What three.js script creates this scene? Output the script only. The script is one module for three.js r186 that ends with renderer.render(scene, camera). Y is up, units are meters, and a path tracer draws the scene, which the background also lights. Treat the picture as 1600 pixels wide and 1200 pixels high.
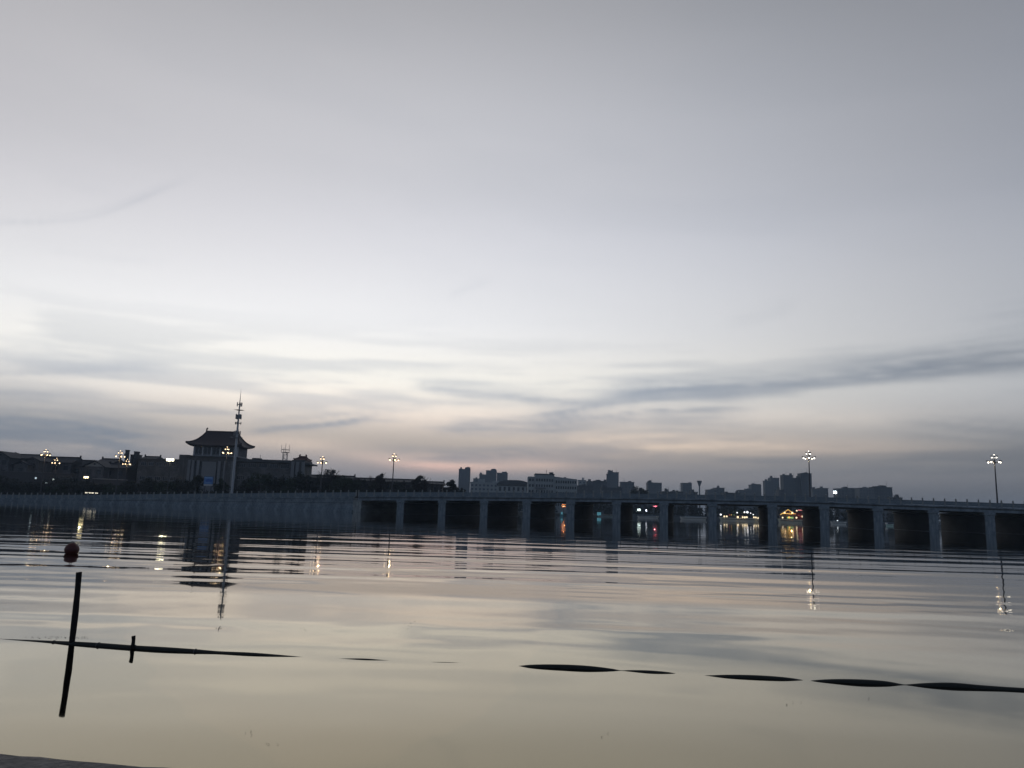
import * as THREE from 'three';
import { mergeGeometries } from 'three/addons/utils/BufferGeometryUtils.js';
import { RoundedBoxGeometry } from 'three/addons/geometries/RoundedBoxGeometry.js';

// ------------------------------------------------------------------ camera, sky, sun, exposure
const scene = new THREE.Scene();
const D2R = Math.PI / 180;
const EYE = new THREE.Vector3(0, 1.6, 0), PITCH = 9.365 * D2R, ROLL = 1.8 * D2R;
const camera = new THREE.PerspectiveCamera(53.13, 4 / 3, 0.1, 9000);
camera.position.copy(EYE);
camera.rotation.order = 'YXZ';
camera.rotation.set(PITCH, 0, ROLL);
camera.updateMatrixWorld(true);
scene.add(camera);

const renderer = new THREE.WebGLRenderer({ antialias: true });
renderer.setSize(1024, 768);
renderer.toneMapping = THREE.LinearToneMapping;
renderer.toneMappingExposure = 1.0;
renderer.shadowMap.enabled = true;

// surveying helper: the ray through a point of the photograph (1600 x 1200) and where it stands at a depth
function ray(px, py) {
  return new THREE.Vector3((px - 800) / 1200, (600 - py) / 1200, -1).applyEuler(camera.rotation);
}
function at(px, py, depth) {
  const d = ray(px, py); d.multiplyScalar(depth / -d.z);
  return d.add(EYE);
}
function onLevel(px, py, y) {
  const d = ray(px, py); d.multiplyScalar((y - EYE.y) / d.y);
  return d.add(EYE);
}
function azel(px, py) {
  const d = ray(px, py).normalize();
  return [Math.atan2(d.x, -d.z) / D2R, Math.asin(d.y) / D2R];
}

// seeded random numbers and noise
function rng(seed) { let s = seed >>> 0; return () => { s = (s + 0x6D2B79F5) >>> 0; let t = s; t = Math.imul(t ^ (t >>> 15), t | 1); t ^= t + Math.imul(t ^ (t >>> 7), t | 61); return ((t ^ (t >>> 14)) >>> 0) / 4294967296; }; }
const PERM = new Float32Array(65536); { const r = rng(11); for (let i = 0; i < 65536; i++) PERM[i] = r(); }
const hash2 = (i, j) => PERM[((i * 7919 + j * 104729 + (i * j) * 31) & 65535)];
function vnoise(x, y) {
  const i = Math.floor(x), j = Math.floor(y); let a = x - i, b = y - j;
  a = a * a * a * (a * (a * 6 - 15) + 10); b = b * b * b * (b * (b * 6 - 15) + 10);
  const p = hash2(i, j), q = hash2(i + 1, j), r = hash2(i, j + 1), s = hash2(i + 1, j + 1);
  return p + (q - p) * a + (r - p) * b + (p - q - r + s) * a * b;
}
function fbm(x, y, n = 4) { let v = 0, a = 0.5, t = 0; for (let k = 0; k < n; k++) { v += a * vnoise(x + 17.3 * k, y - 9.1 * k); t += a; a *= 0.5; x *= 2.03; y *= 2.03; } return v / t; }
const clamp = (x, a = 0, b = 1) => Math.min(b, Math.max(a, x));
const sstep = (a, b, x) => { const t = clamp((x - a) / (b - a)); return t * t * (3 - 2 * t); };
function table(pts, x) {           // smooth interpolation in a table of [x, y...]
  if (x <= pts[0][0]) return pts[0][1];
  for (let i = 1; i < pts.length; i++) if (x <= pts[i][0]) {
    const p0 = pts[Math.max(0, i - 2)], p1 = pts[i - 1], p2 = pts[i], p3 = pts[Math.min(pts.length - 1, i + 1)];
    const h = p2[0] - p1[0], t = (x - p1[0]) / h;
    const m1 = (p2[1] - p0[1]) / (p2[0] - p0[0]) * h, m2 = (p3[1] - p1[1]) / (p3[0] - p1[0]) * h;
    const t2 = t * t, t3 = t2 * t;
    return (2 * t3 - 3 * t2 + 1) * p1[1] + (t3 - 2 * t2 + t) * m1 + (-2 * t3 + 3 * t2) * p2[1] + (t3 - t2) * m2;
  }
  return pts[pts.length - 1][1];
}

// the dusk sky: bright veil over the place where the sun went down, bluer and darker behind; thin streaks of cloud
const AZ0 = -11;
const LUM = [[-3, .27], [0, .27], [1.7, .31], [3, .40], [4.6, .50], [6, .69], [7.6, .90], [9.5, 1.03], [11.5, 1.0], [14, .925], [16, .86], [18.5, .78], [23.4, .645], [28, .575], [32, .495], [36, .415], [45, .31], [60, .225], [90, .18]];
const streakDefs = [   // [points of the centre line in the photograph, half width px, strength, bluish]
  { p: [[800, 664], [880, 654], [960, 642], [1040, 636], [1120, 633], [1200, 632]], w: 18, s: 0.80, e: [90, 80] },
  { p: [[900, 628], [1000, 614], [1100, 606], [1200, 600], [1320, 590], [1450, 577], [1600, 562], [1900, 540]], w: 15, s: 0.80, e: [110, 80] },
  { p: [[1200, 588], [1320, 580], [1450, 568], [1600, 550], [1900, 520]], w: 22, s: 0.45, e: [140, 60] },
  { p: [[640, 604], [760, 616], [880, 628], [980, 630]], w: 9, s: 0.50, e: [60, 60] },
  { p: [[660, 676], [760, 668], [860, 672], [980, 666]], w: 10, s: 0.42, e: [60, 90] },
  { p: [[980, 668], [1100, 660], [1240, 664], [1380, 650]], w: 9, s: 0.25, e: [90, 90] },
  { p: [[-500, 690], [-200, 676], [0, 668], [110, 674], [210, 692], [300, 704]], w: 28, s: 0.90, e: [100, 110] },
  { p: [[-300, 575], [0, 582], [90, 580], [210, 578], [300, 588]], w: 12, s: 0.35, e: [60, 80] },
  { p: [[-300, 630], [0, 612], [100, 616], [220, 632]], w: 12, s: 0.32, e: [60, 80] },
  { p: [[370, 676], [440, 668], [500, 664], [560, 656], [600, 650]], w: 10, s: 0.80, e: [50, 50] },
  { p: [[540, 652], [620, 646], [700, 640]], w: 7, s: 0.32, e: [50, 50] },
  { p: [[630, 600], [720, 612], [800, 618], [880, 628]], w: 10, s: 0.52, e: [50, 50] },
  { p: [[-200, 356], [0, 347], [70, 346], [130, 341], [180, 327], [230, 306], [320, 270]], w: 6, s: 0.25, e: [40, 90] },
  { p: [[0, 372], [90, 385], [180, 400], [300, 404]], w: 10, s: 0.10, e: [60, 90] },
  { p: [[560, 700], [700, 714], [820, 708], [950, 704], [1100, 716]], w: 9, s: 0.46, e: [80, 90] },
  { p: [[880, 690], [960, 676], [1100, 672], [1250, 690], [1400, 700]], w: 9, s: 0.20, e: [80, 90] },
  { p: [[1350, 660], [1450, 665], [1600, 680], [1800, 690]], w: 16, s: 0.36, e: [80, 90] },
  { p: [[690, 470], [740, 450], [775, 440]], w: 8, s: 0.09, e: [25, 25] },
  { p: [[1120, 505], [1180, 495], [1260, 470]], w: 10, s: 0.09, e: [40, 40] },
  { p: [[1480, 520], [1600, 500], [1800, 480]], w: 22, s: 0.17, e: [90, 40] },
].map((s) => {
  const q = s.p.map(([x, y]) => azel(x, y)), k = 1 / 21;
  return { q, w: s.w * k, s: s.s, a0: q[0][0], a1: q[q.length - 1][0], e0: s.e[0] * k, e1: s.e[1] * k, seed: s.p[0][0] * .37 };
});
const glowDefs = [   // warm places low over the horizon: [px, py, half width, half height px, strength, tint]
  [690, 729, 75, 8, 0.34, [1.3, .80, .68]], [640, 716, 90, 8, 0.27, [1.2, .9, .76]], [1040, 694, 170, 13, 0.51, [1.12, .96, .78]], [810, 722, 90, 12, 0.34, [1.2, .88, .74]], [900, 706, 110, 9, 0.21, [1.15, .92, .76]],
  [1300, 700, 150, 12, 0.22, [1.12, .93, .8]], [440, 692, 110, 11, 0.21, [1.12, .95, .84]], [110, 696, 80, 9, 0.16, [1.1, .97, .8]], [1250, 655, 200, 16, 0.17, [1.05, 1, .92]], [720, 655, 130, 16, 0.17, [1.08, .98, .9]], [480, 620, 240, 26, 0.12, [1.08, 1, .88]],
].map(([x, y, w, h, s, c]) => { const [a, e] = azel(x, y); return { a, e, w: w / 21, h: h / 21, s, c }; });
{
  const W = 2048, H = 1024, data = new Float32Array(W * H * 4);
  for (let j = 0; j < H; j++) {
    const el = ((j + .5) / H - .5) * 180;
    const dir0 = table(LUM, el);
    const low = sstep(14, 0, el);
    for (let i = 0; i < W; i++) {
      const th = ((i + .5) / W - .5) * 2 * Math.PI;           // atan2(z, x)
      let az = Math.atan2(Math.cos(th), -Math.sin(th)) / D2R;
      let da = az - AZ0 + 5 * sstep(20, 11, el); if (da > 180) da -= 360; if (da < -180) da += 360;
      const fall = .29 + .71 * Math.exp(-((da / (da > 0 ? 48 : 62)) ** 2));
      const up = sstep(30, 85, el);
      let L = dir0 * (fall * (1 - up) + .5 * up);
      const away = 1 - Math.exp(-(da / 75) * (da / 75));
      // tint: cream low over the sunset, neutral above, blue away from it
      let r = 1, g = 1, b = 1;
      const cream = sstep(1.5, 5, el) * sstep(14, 9, el) * Math.exp(-(((da - 8) / 40) ** 2)), blush = sstep(1.2, 3, el) * sstep(9.5, 5.5, el) * Math.exp(-(((da - 12) / 30) ** 2));
      r += .07 * blush; g -= .025 * blush; b -= .05 * blush;
      r += .01 * cream; g -= .02 * cream; b -= .09 * cream;
      const cool = sstep(10, 22, el);
      const side = clamp((da + 10) / 40, -.6, 1); r -= .03 * cool * side; g -= .004 * cool; b += cool * (.05 + .035 * side);
      const hz = sstep(5.5, 1.2, el);
      r -= .06 * hz; g -= .015 * hz; b += .09 * hz;
      const back = sstep(35, 110, Math.abs(da)); r -= .06 * away + .22 * back; g -= .02 * away + .02 * back; b += .06 * away + .30 * back;
      let R = L * r, G = L * g, B = L * b;
      if (el > -6) {
        for (const q of glowDefs) {
          const x = (az - q.a) / q.w, y = (el - q.e) / q.h, t = x * x + y * y;
          if (t < 6) { const k = q.s * Math.exp(-t) * (.6 + .8 * fbm(az * .35, el * 3.2 + q.a, 3)); R += k * q.c[0] * fall; G += k * q.c[1] * fall * .82; B += k * q.c[2] * fall * .62; }
        }
        // streaks of cloud, drawn out sideways, all round the sky
        const wv = fbm(az * .11 + 40, el * .9, 4), wf = fbm(az * .35 + 7, el * 3.4 + 20, 3);
        let cov = 0;
        for (const s of streakDefs) {
          if (az < s.a0 - 3 || az > s.a1 + 3) continue;
          const c = table(s.q, az), off = el - c + (wv - .5) * .55 * Math.min(1, s.w) * 1.6 + (wf - .5) * .6 * s.w;
          const y = off / (s.w * (off < 0 ? .8 : 1.15)), t = y * y;
          if (t > 7) continue;
          const ends = sstep(s.a0, s.a0 + s.e0, az) * sstep(s.a1, s.a1 - s.e1, az);
          const strand = .65 * fbm(az * .045 + s.seed * 1.7, (el - c) * 3.6 + s.seed, 4) + .35 * fbm(az * .12 + s.seed, (el - c) * 7 + s.seed, 3), body = fbm(az * .10 + s.seed, (el - c) * 1.2, 4);
          const tex = clamp(.10 + 1.15 * sstep(.30, .70, strand) * (.45 + body) + .35 * sstep(.45, .7, body));
          cov = 1 - (1 - cov) * (1 - s.s * ends * tex * Math.exp(-t * .9));
        }
        const band = sstep(1.5, 4, el) * sstep(15, 8, el);
        cov = 1 - (1 - cov) * (1 - band * .42 * sstep(.47, .72, fbm(az * .075 + 3, el * 1.05 - az * .02 + 5, 5)));
        const hi = sstep(10, 20, el) * sstep(70, 40, el);
        cov = 1 - (1 - cov) * (1 - hi * .055 * sstep(.45, .75, fbm(az * .05 + 31, el * .22 + az * .02, 4)));
        // cloud is a blue grey veil, dimmer away from the sunset like the sky behind it
        const cl = (.19 + .34 * clamp(dir0)) * fall;
        R += (cl * .74 - R) * cov; G += (cl * .85 - G) * cov; B += (cl * 1.03 - B) * cov;
      }
      const o = (j * W + i) * 4;
      data[o] = R; data[o + 1] = G; data[o + 2] = B; data[o + 3] = 1;
    }
  }
  const sky = new THREE.DataTexture(data, W, H, THREE.RGBAFormat, THREE.FloatType);
  sky.mapping = THREE.EquirectangularReflectionMapping;
  sky.magFilter = THREE.LinearFilter; sky.minFilter = THREE.LinearFilter;
  sky.needsUpdate = true;
  scene.background = sky; scene.environment = sky;
}
// the sun, almost down and veiled
const sun = new THREE.DirectionalLight(0xffd2a8, 0.008);
sun.position.set(Math.sin(AZ0 * D2R) * 1000, 20, -Math.cos(AZ0 * D2R) * 1000);
sun.castShadow = true; sun.shadow.radius = 60;
Object.assign(sun.shadow.camera, { left: -300, right: 300, top: 120, bottom: -120, near: 1, far: 2500 });
scene.add(sun);
// the air over the lake
scene.fog = new THREE.FogExp2(new THREE.Color().setRGB(.66, .83, 1.0), 0.00028);

// ------------------------------------------------------------------ helpers for things and parts
const taken = new Map();
function numbered(name) { const n = taken.get(name) || 0; taken.set(name, n + 1); return n ? `${name}_${String(n).padStart(3, '0')}` : name; }
function thing(name, label, category, pos = [0, 0, 0], group, turn = 0) {
  const o = new THREE.Group(); o.name = numbered(name); o.position.set(...pos); o.rotation.y = turn;
  o.userData = { label, category }; if (group) o.userData.group = group;
  scene.add(o); return o;
}
function part(name, geos, mat, parent) {
  const g = Array.isArray(geos) ? (geos.length === 1 ? geos[0] : mergeGeometries(geos.map((x) => (x.index ? x.toNonIndexed() : x)))) : geos;
  const m = new THREE.Mesh(g, mat); m.name = name; m.castShadow = m.receiveShadow = true; parent.add(m); return m;
}
function structure(name, geos, mat) { const m = part(numbered(name), geos, mat, scene); m.userData.kind = 'structure'; return m; }
const box = (w, h, d, x = 0, y = 0, z = 0) => new THREE.BoxGeometry(w, h, d).translate(x, y, z);
const slab = (x0, x1, y0, y1, z0, z1) => box(x1 - x0, y1 - y0, z1 - z0, (x0 + x1) / 2, (y0 + y1) / 2, (z0 + z1) / 2);
const rbox = (w, h, d, r, x = 0, y = 0, z = 0) => new RoundedBoxGeometry(w, h, d, 1, r).translate(x, y, z);
const cyl = (r0, r1, h, x = 0, y = 0, z = 0, n = 10) => new THREE.CylinderGeometry(r1, r0, h, n).translate(x, y + h / 2, z);
function rod(a, b, r0, r1 = r0, n = 6) {
  const A = new THREE.Vector3(...a), B = new THREE.Vector3(...b), d = B.clone().sub(A), L = d.length();
  const g = new THREE.CylinderGeometry(r1, r0, L, n).translate(0, L / 2, 0);
  g.applyQuaternion(new THREE.Quaternion().setFromUnitVectors(new THREE.Vector3(0, 1, 0), d.normalize()));
  return g.translate(A.x, A.y, A.z);
}
const ball = (r, x, y, z, n = 10) => new THREE.SphereGeometry(r, n, Math.max(6, n - 2)).translate(x, y, z);
function prism(pts, depth) {      // outline in x, y extruded towards the viewer by depth
  const g = new THREE.ExtrudeGeometry(new THREE.Shape(pts.map((p) => new THREE.Vector2(...p))), { depth, bevelEnabled: false });
  return g;
}

// ------------------------------------------------------------------ materials
function noiseTexture(size, fn, srgb) {
  const d = new Uint8Array(size * size * 4);
  for (let j = 0; j < size; j++) for (let i = 0; i < size; i++) { const c = fn(i / size, j / size), o = (j * size + i) * 4; d[o] = c[0] * 255; d[o + 1] = c[1] * 255; d[o + 2] = c[2] * 255; d[o + 3] = 255; }
  const t = new THREE.DataTexture(d, size, size); t.wrapS = t.wrapT = THREE.RepeatWrapping; t.magFilter = t.minFilter = THREE.LinearFilter;
  if (srgb) t.colorSpace = THREE.SRGBColorSpace; t.needsUpdate = true; return t;
}
const tileNoise = (u, v, f, n) => {  // fbm that closes on itself
  const a = fbm(u * f, v * f, n), b = fbm((u - 1) * f, v * f, n), c = fbm(u * f, (v - 1) * f, n), d = fbm((u - 1) * f, (v - 1) * f, n);
  return (a * (1 - u) + b * u) * (1 - v) + (c * (1 - u) + d * u) * v;
};
const grime = noiseTexture(256, (u, v) => { const k = clamp(.86 + .6 * (tileNoise(u, v, 6, 5) - .5) + .4 * (tileNoise(u, v, 40, 2) - .5)); return [k, k * .99, k * .97]; }, true);
const grit = noiseTexture(256, (u, v) => { const k = clamp(.5 + 1.1 * (tileNoise(u, v, 14, 5) - .5)); return [k, k, k]; });
const lin = (r, g, b) => new THREE.Color().setRGB(r, g, b);
const mat = (c, rough = .85, o = {}) => new THREE.MeshStandardMaterial({ color: c, roughness: rough, ...o });
const M = {
  stone: mat(lin(.28, .34, .41), .85, { map: grime }),
  stoneLight: mat(lin(.40, .43, .45), .8, { map: grime }),
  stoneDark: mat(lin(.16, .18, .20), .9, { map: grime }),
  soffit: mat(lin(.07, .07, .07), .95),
  pierShade: mat(lin(.06, .065, .07), .9, { map: grime }),  // pier sides: shade under the deck put into a darker base colour
  cityGlass: mat(lin(.095, .10, .115), .35),
  pavilionTrim: mat(lin(.40, .41, .42), .85),
  asphalt: mat(lin(.05, .05, .05), .95),
  museum: mat(lin(.17, .165, .165), .85, { map: grime }),
  museumTrim: mat(lin(.23, .23, .235), .85),
  museumDark: mat(lin(.10, .10, .10), .8),
  tile: mat(lin(.055, .04, .04), .7),
  tileRed: mat(lin(.09, .035, .03), .7),
  slate: mat(lin(.035, .038, .045), .75),
  glass: mat(lin(.02, .025, .03), .25),
  plaster: mat(lin(.45, .45, .45), .9, { map: grime }),
  plasterDull: mat(lin(.16, .16, .17), .9, { map: grime }),
  brickDark: mat(lin(.08, .075, .075), .9),
  city: mat(lin(.16, .17, .18), .9),
  cityPale: mat(lin(.34, .36, .36), .9),
  cityDark: mat(lin(.09, .095, .10), .9),
  metalWhite: mat(lin(.42, .43, .45), .5),
  metalDark: mat(lin(.06, .06, .065), .5, { metalness: .3 }),
  metalGrey: mat(lin(.2, .2, .21), .5, { metalness: .3 }),
  bark: mat(lin(.05, .04, .035), .95),
  leaf: mat(lin(.035, .04, .03), .9, { side: THREE.DoubleSide }),
  leafGreen: mat(lin(.04, .055, .03), .9, { side: THREE.DoubleSide }),
  twig: mat(lin(.05, .042, .038), .95, { side: THREE.DoubleSide }),
  soil: mat(lin(.09, .085, .07), .95),
  bulbWarm: mat(lin(.9, .8, .65), .4, { emissive: lin(1, .72, .42), emissiveIntensity: 3.4 }),
  bulbWhite: mat(lin(.9, .88, .8), .4, { emissive: lin(1, .93, .80), emissiveIntensity: 3.2 }),
  flood: mat(lin(.9, .9, .8), .4, { emissive: lin(1, .93, .66), emissiveIntensity: 5 }),
  hullWhite: mat(lin(.7, .7, .68), .5),
  red: mat(lin(.16, .02, .015), .6),
};

// ------------------------------------------------------------------ land, quay and water
const TH = 14.2 * D2R, BZ = 185;      // the bridge runs at a slight angle across the view
const onBridge = (t, back) => new THREE.Vector3(t * Math.cos(TH) + back * Math.sin(TH), 0, -BZ + t * Math.sin(TH) - back * Math.cos(TH));
const LAND = 1.0;
{
  const p = (v) => [v.x, -v.z];       // shape lies in x, depth
  const s = [[-3500, 4200], [3500, 4200], [3500, 425], [60, 425], [-10, 400], [-50, 300], p(onBridge(-42, 31)), p(onBridge(-420, 31)), [-3500, 600]];
  const g = new THREE.ExtrudeGeometry(new THREE.Shape(s.map((q) => new THREE.Vector2(...q))), { depth: 3, bevelEnabled: false });
  g.rotateX(-Math.PI / 2).translate(0, LAND - 3, 0);
  structure('ground', g, M.soil);
  const r = [p(onBridge(150, -4)), p(onBridge(420, -4)), p(onBridge(420, 60)), p(onBridge(150, 60))];
  const g2 = new THREE.ExtrudeGeometry(new THREE.Shape(r.map((q) => new THREE.Vector2(...q))), { depth: 3, bevelEnabled: false });
  g2.rotateX(-Math.PI / 2).translate(0, LAND - 3, 0);
  structure('ground', g2, M.soil);
}
{ // stone quay at the viewer's feet; its edge runs slightly aslant and is worn
  const A = onLevel(0, 1176, .35), B = onLevel(310, 1200, .35), dir = B.clone().sub(A).normalize();
  const nx = 260, rows = [[0, -1.2], [0, -.5], [.004, -.10], [.0, -.035], [.014, -.008], [.045, 0], [.12, .004], [.3, .006], [.6, .008], [1.1, .012], [2.2, .02], [4, .03], [9, .05]];
  const pos = [], uv = [], idx = [], back = new THREE.Vector3(-dir.z, 0, dir.x); if (back.z < 0) back.negate();
  for (let j = 0; j < rows.length; j++) for (let i = 0; i <= nx; i++) {
    const x = -14 + i / nx * 28, w = (fbm(x * 1.3, 3, 4) - .5) * .10 + (fbm(x * 9, 8, 3) - .5) * .025;
    const h = j > 3 ? (fbm(x * 4, rows[j][0] * 6, 4) - .5) * .02 : 0, k = rows[j][0] + w * (j < 8 ? 1 : 0);
    const q = A.clone().addScaledVector(dir, x).addScaledVector(back, k);
    pos.push(q.x, .35 + rows[j][1] + h, q.z); uv.push(x, rows[j][0] + rows[j][1]);
  }
  for (let j = 0; j < rows.length - 1; j++) for (let i = 0; i < nx; i++) { const a = j * (nx + 1) + i, b = a + 1, c = a + nx + 1, d = c + 1; idx.push(a, b, c, b, d, c); }
  const g = new THREE.BufferGeometry();
  g.setAttribute('position', new THREE.Float32BufferAttribute(pos, 3)); g.setAttribute('uv', new THREE.Float32BufferAttribute(uv, 2)); g.setIndex(idx); g.computeVertexNormals();
  const m1 = grime.clone(); m1.repeat.set(.7, .7); const b1 = grit.clone(); b1.repeat.set(2.3, 2.3);
  structure('quay', g, new THREE.MeshStandardMaterial({ color: lin(.23, .215, .20), map: m1, bumpMap: b1, bumpScale: .012, roughness: .8, side: THREE.DoubleSide }));
}
{ // the lake: long low ripples coming in, stilled close to the quay
  const r = rng(5), comps = [];
  const add = (n, l0, l1, spread, slope, band) => { for (let i = 0; i < n; i++) { const l = l0 * Math.pow(l1 / l0, (i + r()) / n), k = 2 * Math.PI / l, a = (r() + r() - 1) * spread + .02; comps.push({ kx: k * Math.sin(a), kz: k * Math.cos(a), s: slope / Math.sqrt(n) * (.7 + .6 * r()) * 1.414, k, ph: r() * 6.283, band }); } };
  add(12, 2.0, 5.8, .13, 1, 0);
  add(14, 1.0, 2.4, .2, 1, 1);
  add(16, .5, 1.2, .38, 1, 2);
  add(10, .5, 1.4, 1.25, 1, 3);
  const env = [
    [[0, .0018], [8, .0023], [11, .0038], [15, .0048], [22, .0048], [35, .0043], [50, .0026], [80, .0018], [140, .0012], [300, .001]],
    [[0, .0010], [8, .0013], [11, .0032], [15, .0046], [22, .0047], [35, .0042], [50, .0024], [80, .0017], [140, .0012], [300, 0]],
    [[0, .0002], [9, .0003], [14, .0016], [19, .0030], [26, .0038], [40, .0034], [60, .0022], [100, .001], [140, 0]],
    [[0, .0005], [8, .0007], [11, .0017], [18, .0018], [30, .0010], [45, 0]],
  ];
  const zs = [], xs = [];
  for (let z = 6; z > -3; z -= 1) zs.push(z);
  for (let z = -3; z > -22; z -= .09) zs.push(z);
  for (let z = -22; z > -70; z -= .15) zs.push(z);
  for (let z = -70; z > -150; z -= .28) zs.push(z);
  for (let z = -150, s = .5; z > -3000; z -= s, s *= 1.09) zs.push(z);
  for (let x = 0, s = .3; x < 2600; x += s, s = x < 12 ? .3 : x < 45 ? .42 : x < 115 ? .62 : s * 1.3) { xs.push(x); if (x) xs.unshift(-x); }
  const nx = xs.length, nz = zs.length, pos = new Float32Array(nx * nz * 3), nor = new Float32Array(nx * nz * 3), uv = new Float32Array(nx * nz * 2);
  for (let j = 0; j < nz; j++) {
    const d = -zs[j], e = env.map((t) => table(t, d));
    for (let i = 0; i < nx; i++) {
      const x = xs[i], z = zs[j], o = (j * nx + i) * 3;
      let h = 0, gx = 0, gz = 0;
      if (d < 300 && Math.abs(x) < 300) {
        const p0 = .45 + 1.1 * fbm(x * .05 + 50, z * .11, 3), p1 = .1 + 1.9 * sstep(.25, .75, fbm(x * .09 + 9, z * .20 + 5, 3)), p2 = .05 + 2.1 * sstep(.3, .75, fbm(x * .06 + 80, z * .17 + 2, 4));
        const pe = [e[0] * p0, e[1] * p1, e[2] * p2, e[3] * p1];
        for (const c of comps) {
          const a = pe[c.band] * c.s; if (a < 1e-6) continue;
          const f = c.kx * x + c.kz * z + c.ph, cs = Math.cos(f);
          h += a / c.k * Math.sin(f); gx += a * c.kx / c.k * cs; gz += a * c.kz / c.k * cs;
        }
      }
      pos[o] = x; pos[o + 1] = h; pos[o + 2] = z;
      const L = 1 / Math.hypot(gx, 1, gz); nor[o] = -gx * L; nor[o + 1] = L; nor[o + 2] = -gz * L;
      uv[(j * nx + i) * 2] = x; uv[(j * nx + i) * 2 + 1] = z;
    }
  }
  const idx = new Uint32Array((nx - 1) * (nz - 1) * 6); let q = 0;
  for (let j = 0; j < nz - 1; j++) for (let i = 0; i < nx - 1; i++) { const a = j * nx + i, b = a + 1, c = a + nx, d = c + 1; idx[q++] = a; idx[q++] = b; idx[q++] = c; idx[q++] = b; idx[q++] = d; idx[q++] = c; }
  const g = new THREE.BufferGeometry();
  g.setAttribute('position', new THREE.BufferAttribute(pos, 3)); g.setAttribute('normal', new THREE.BufferAttribute(nor, 3)); g.setAttribute('uv', new THREE.BufferAttribute(uv, 2)); g.setIndex(new THREE.BufferAttribute(idx, 1));
  structure('water', g, new THREE.MeshPhysicalMaterial({ color: lin(.195, .15, .052), roughness: .03, metalness: 1, ior: 1.4 }));
}

// ------------------------------------------------------------------ bridge and embankment
const RAIL = [[-430, -2.2 + 3.2], [-200, 1.3], [-149, 1.75], [-117, 2.5], [-86, 3.55], [-58, 4.45], [-40, 5.05], [-15, 5.68], [10, 6.15], [35, 6.5], [65, 6.72], [85, 6.58], [108, 6.35], [150, 5.7]];
const rail = (t) => table(RAIL, t), deckTop = (t) => rail(t) - 1.15;
const PIERS = [-27.4, -16.6, -6, 4.5, 15, 25.7, 36.4, 47, 59.7, 70.4, 81.1, 91.8, 102.3, 113, 123.6, 134.2];
function sweep(t0, t1, step, lo, hi, z0, z1) {   // a strip along the road whose bottom and top follow the road's rise
  const n = Math.max(1, Math.round((t1 - t0) / step)), pos = [], idx = [];
  for (let i = 0; i <= n; i++) { const t = t0 + (t1 - t0) * i / n, a = lo(t), b = hi(t); pos.push(t, a, z1, t, b, z1, t, b, z0, t, a, z0); }
  for (let i = 0; i < n; i++) { const o = i * 4; for (let k = 0; k < 4; k++) { const a = o + k, b = o + (k + 1) % 4; idx.push(a, a + 4, b, b, a + 4, b + 4); } }
  idx.push(0, 1, 2, 0, 2, 3); const e = n * 4; idx.push(e, e + 2, e + 1, e, e + 3, e + 2);
  let g = new THREE.BufferGeometry(); g.setAttribute('position', new THREE.Float32BufferAttribute(pos, 3)); g.setIndex(idx);
  g = g.toNonIndexed(); g.computeVertexNormals();
  const p = g.attributes.position, uv = []; for (let i = 0; i < p.count; i++) uv.push(p.getX(i) * .12, p.getY(i) * .12 + p.getZ(i) * .12);
  g.setAttribute('uv', new THREE.Float32BufferAttribute(uv, 2)); return g;
}
const postGeo = mergeGeometries([box(.26, 1.06, .26, 0, .53, 0), box(.34, .07, .34, 0, 1.095, 0), cyl(.10, .14, .10, 0, 1.13, 0, 8).toNonIndexed(), ball(.17, 0, 1.36, 0, 8).scale(1, 1.08, 1).translate(0, -.1, 0)].map((g) => (g.index ? g.toNonIndexed() : g)));
const panelGeo = (L) => mergeGeometries([box(L, .14, .2, 0, .88, 0), box(L, .12, .2, 0, .12, 0), box(L, .64, .1, 0, .5, 0), box(L * .74, .36, .04, 0, .5, .07)].map((g) => g.toNonIndexed()));
function balustrade(parent, t0, t1, step, panels) {
  const b = part('balustrade', sweep(t0, t1, 4, (t) => deckTop(t) - .02, (t) => deckTop(t) + .1, -.42, -.02), M.stone, parent);
  const n = Math.round((t1 - t0) / step), L = (t1 - t0) / n, pg = panelGeo(L - .26);
  for (let i = 0; i <= n; i++) {
    const t = t0 + i * L, y = deckTop(t) + .08;
    const p = part('railing_post', postGeo, M.stoneLight, b); p.position.set(t, y, -.22); p.rotation.y = (i % 3 - 1) * .02;
    if (i < n) { const y2 = deckTop(t + L) + .08; const q = part('railing_panel', pg, M.stone, b); q.position.set(t + L / 2, (y + y2) / 2, -.22); q.rotation.z = Math.atan2(y2 - y, L); }
  }
  return b;
}
const BRW = 32;
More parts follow.
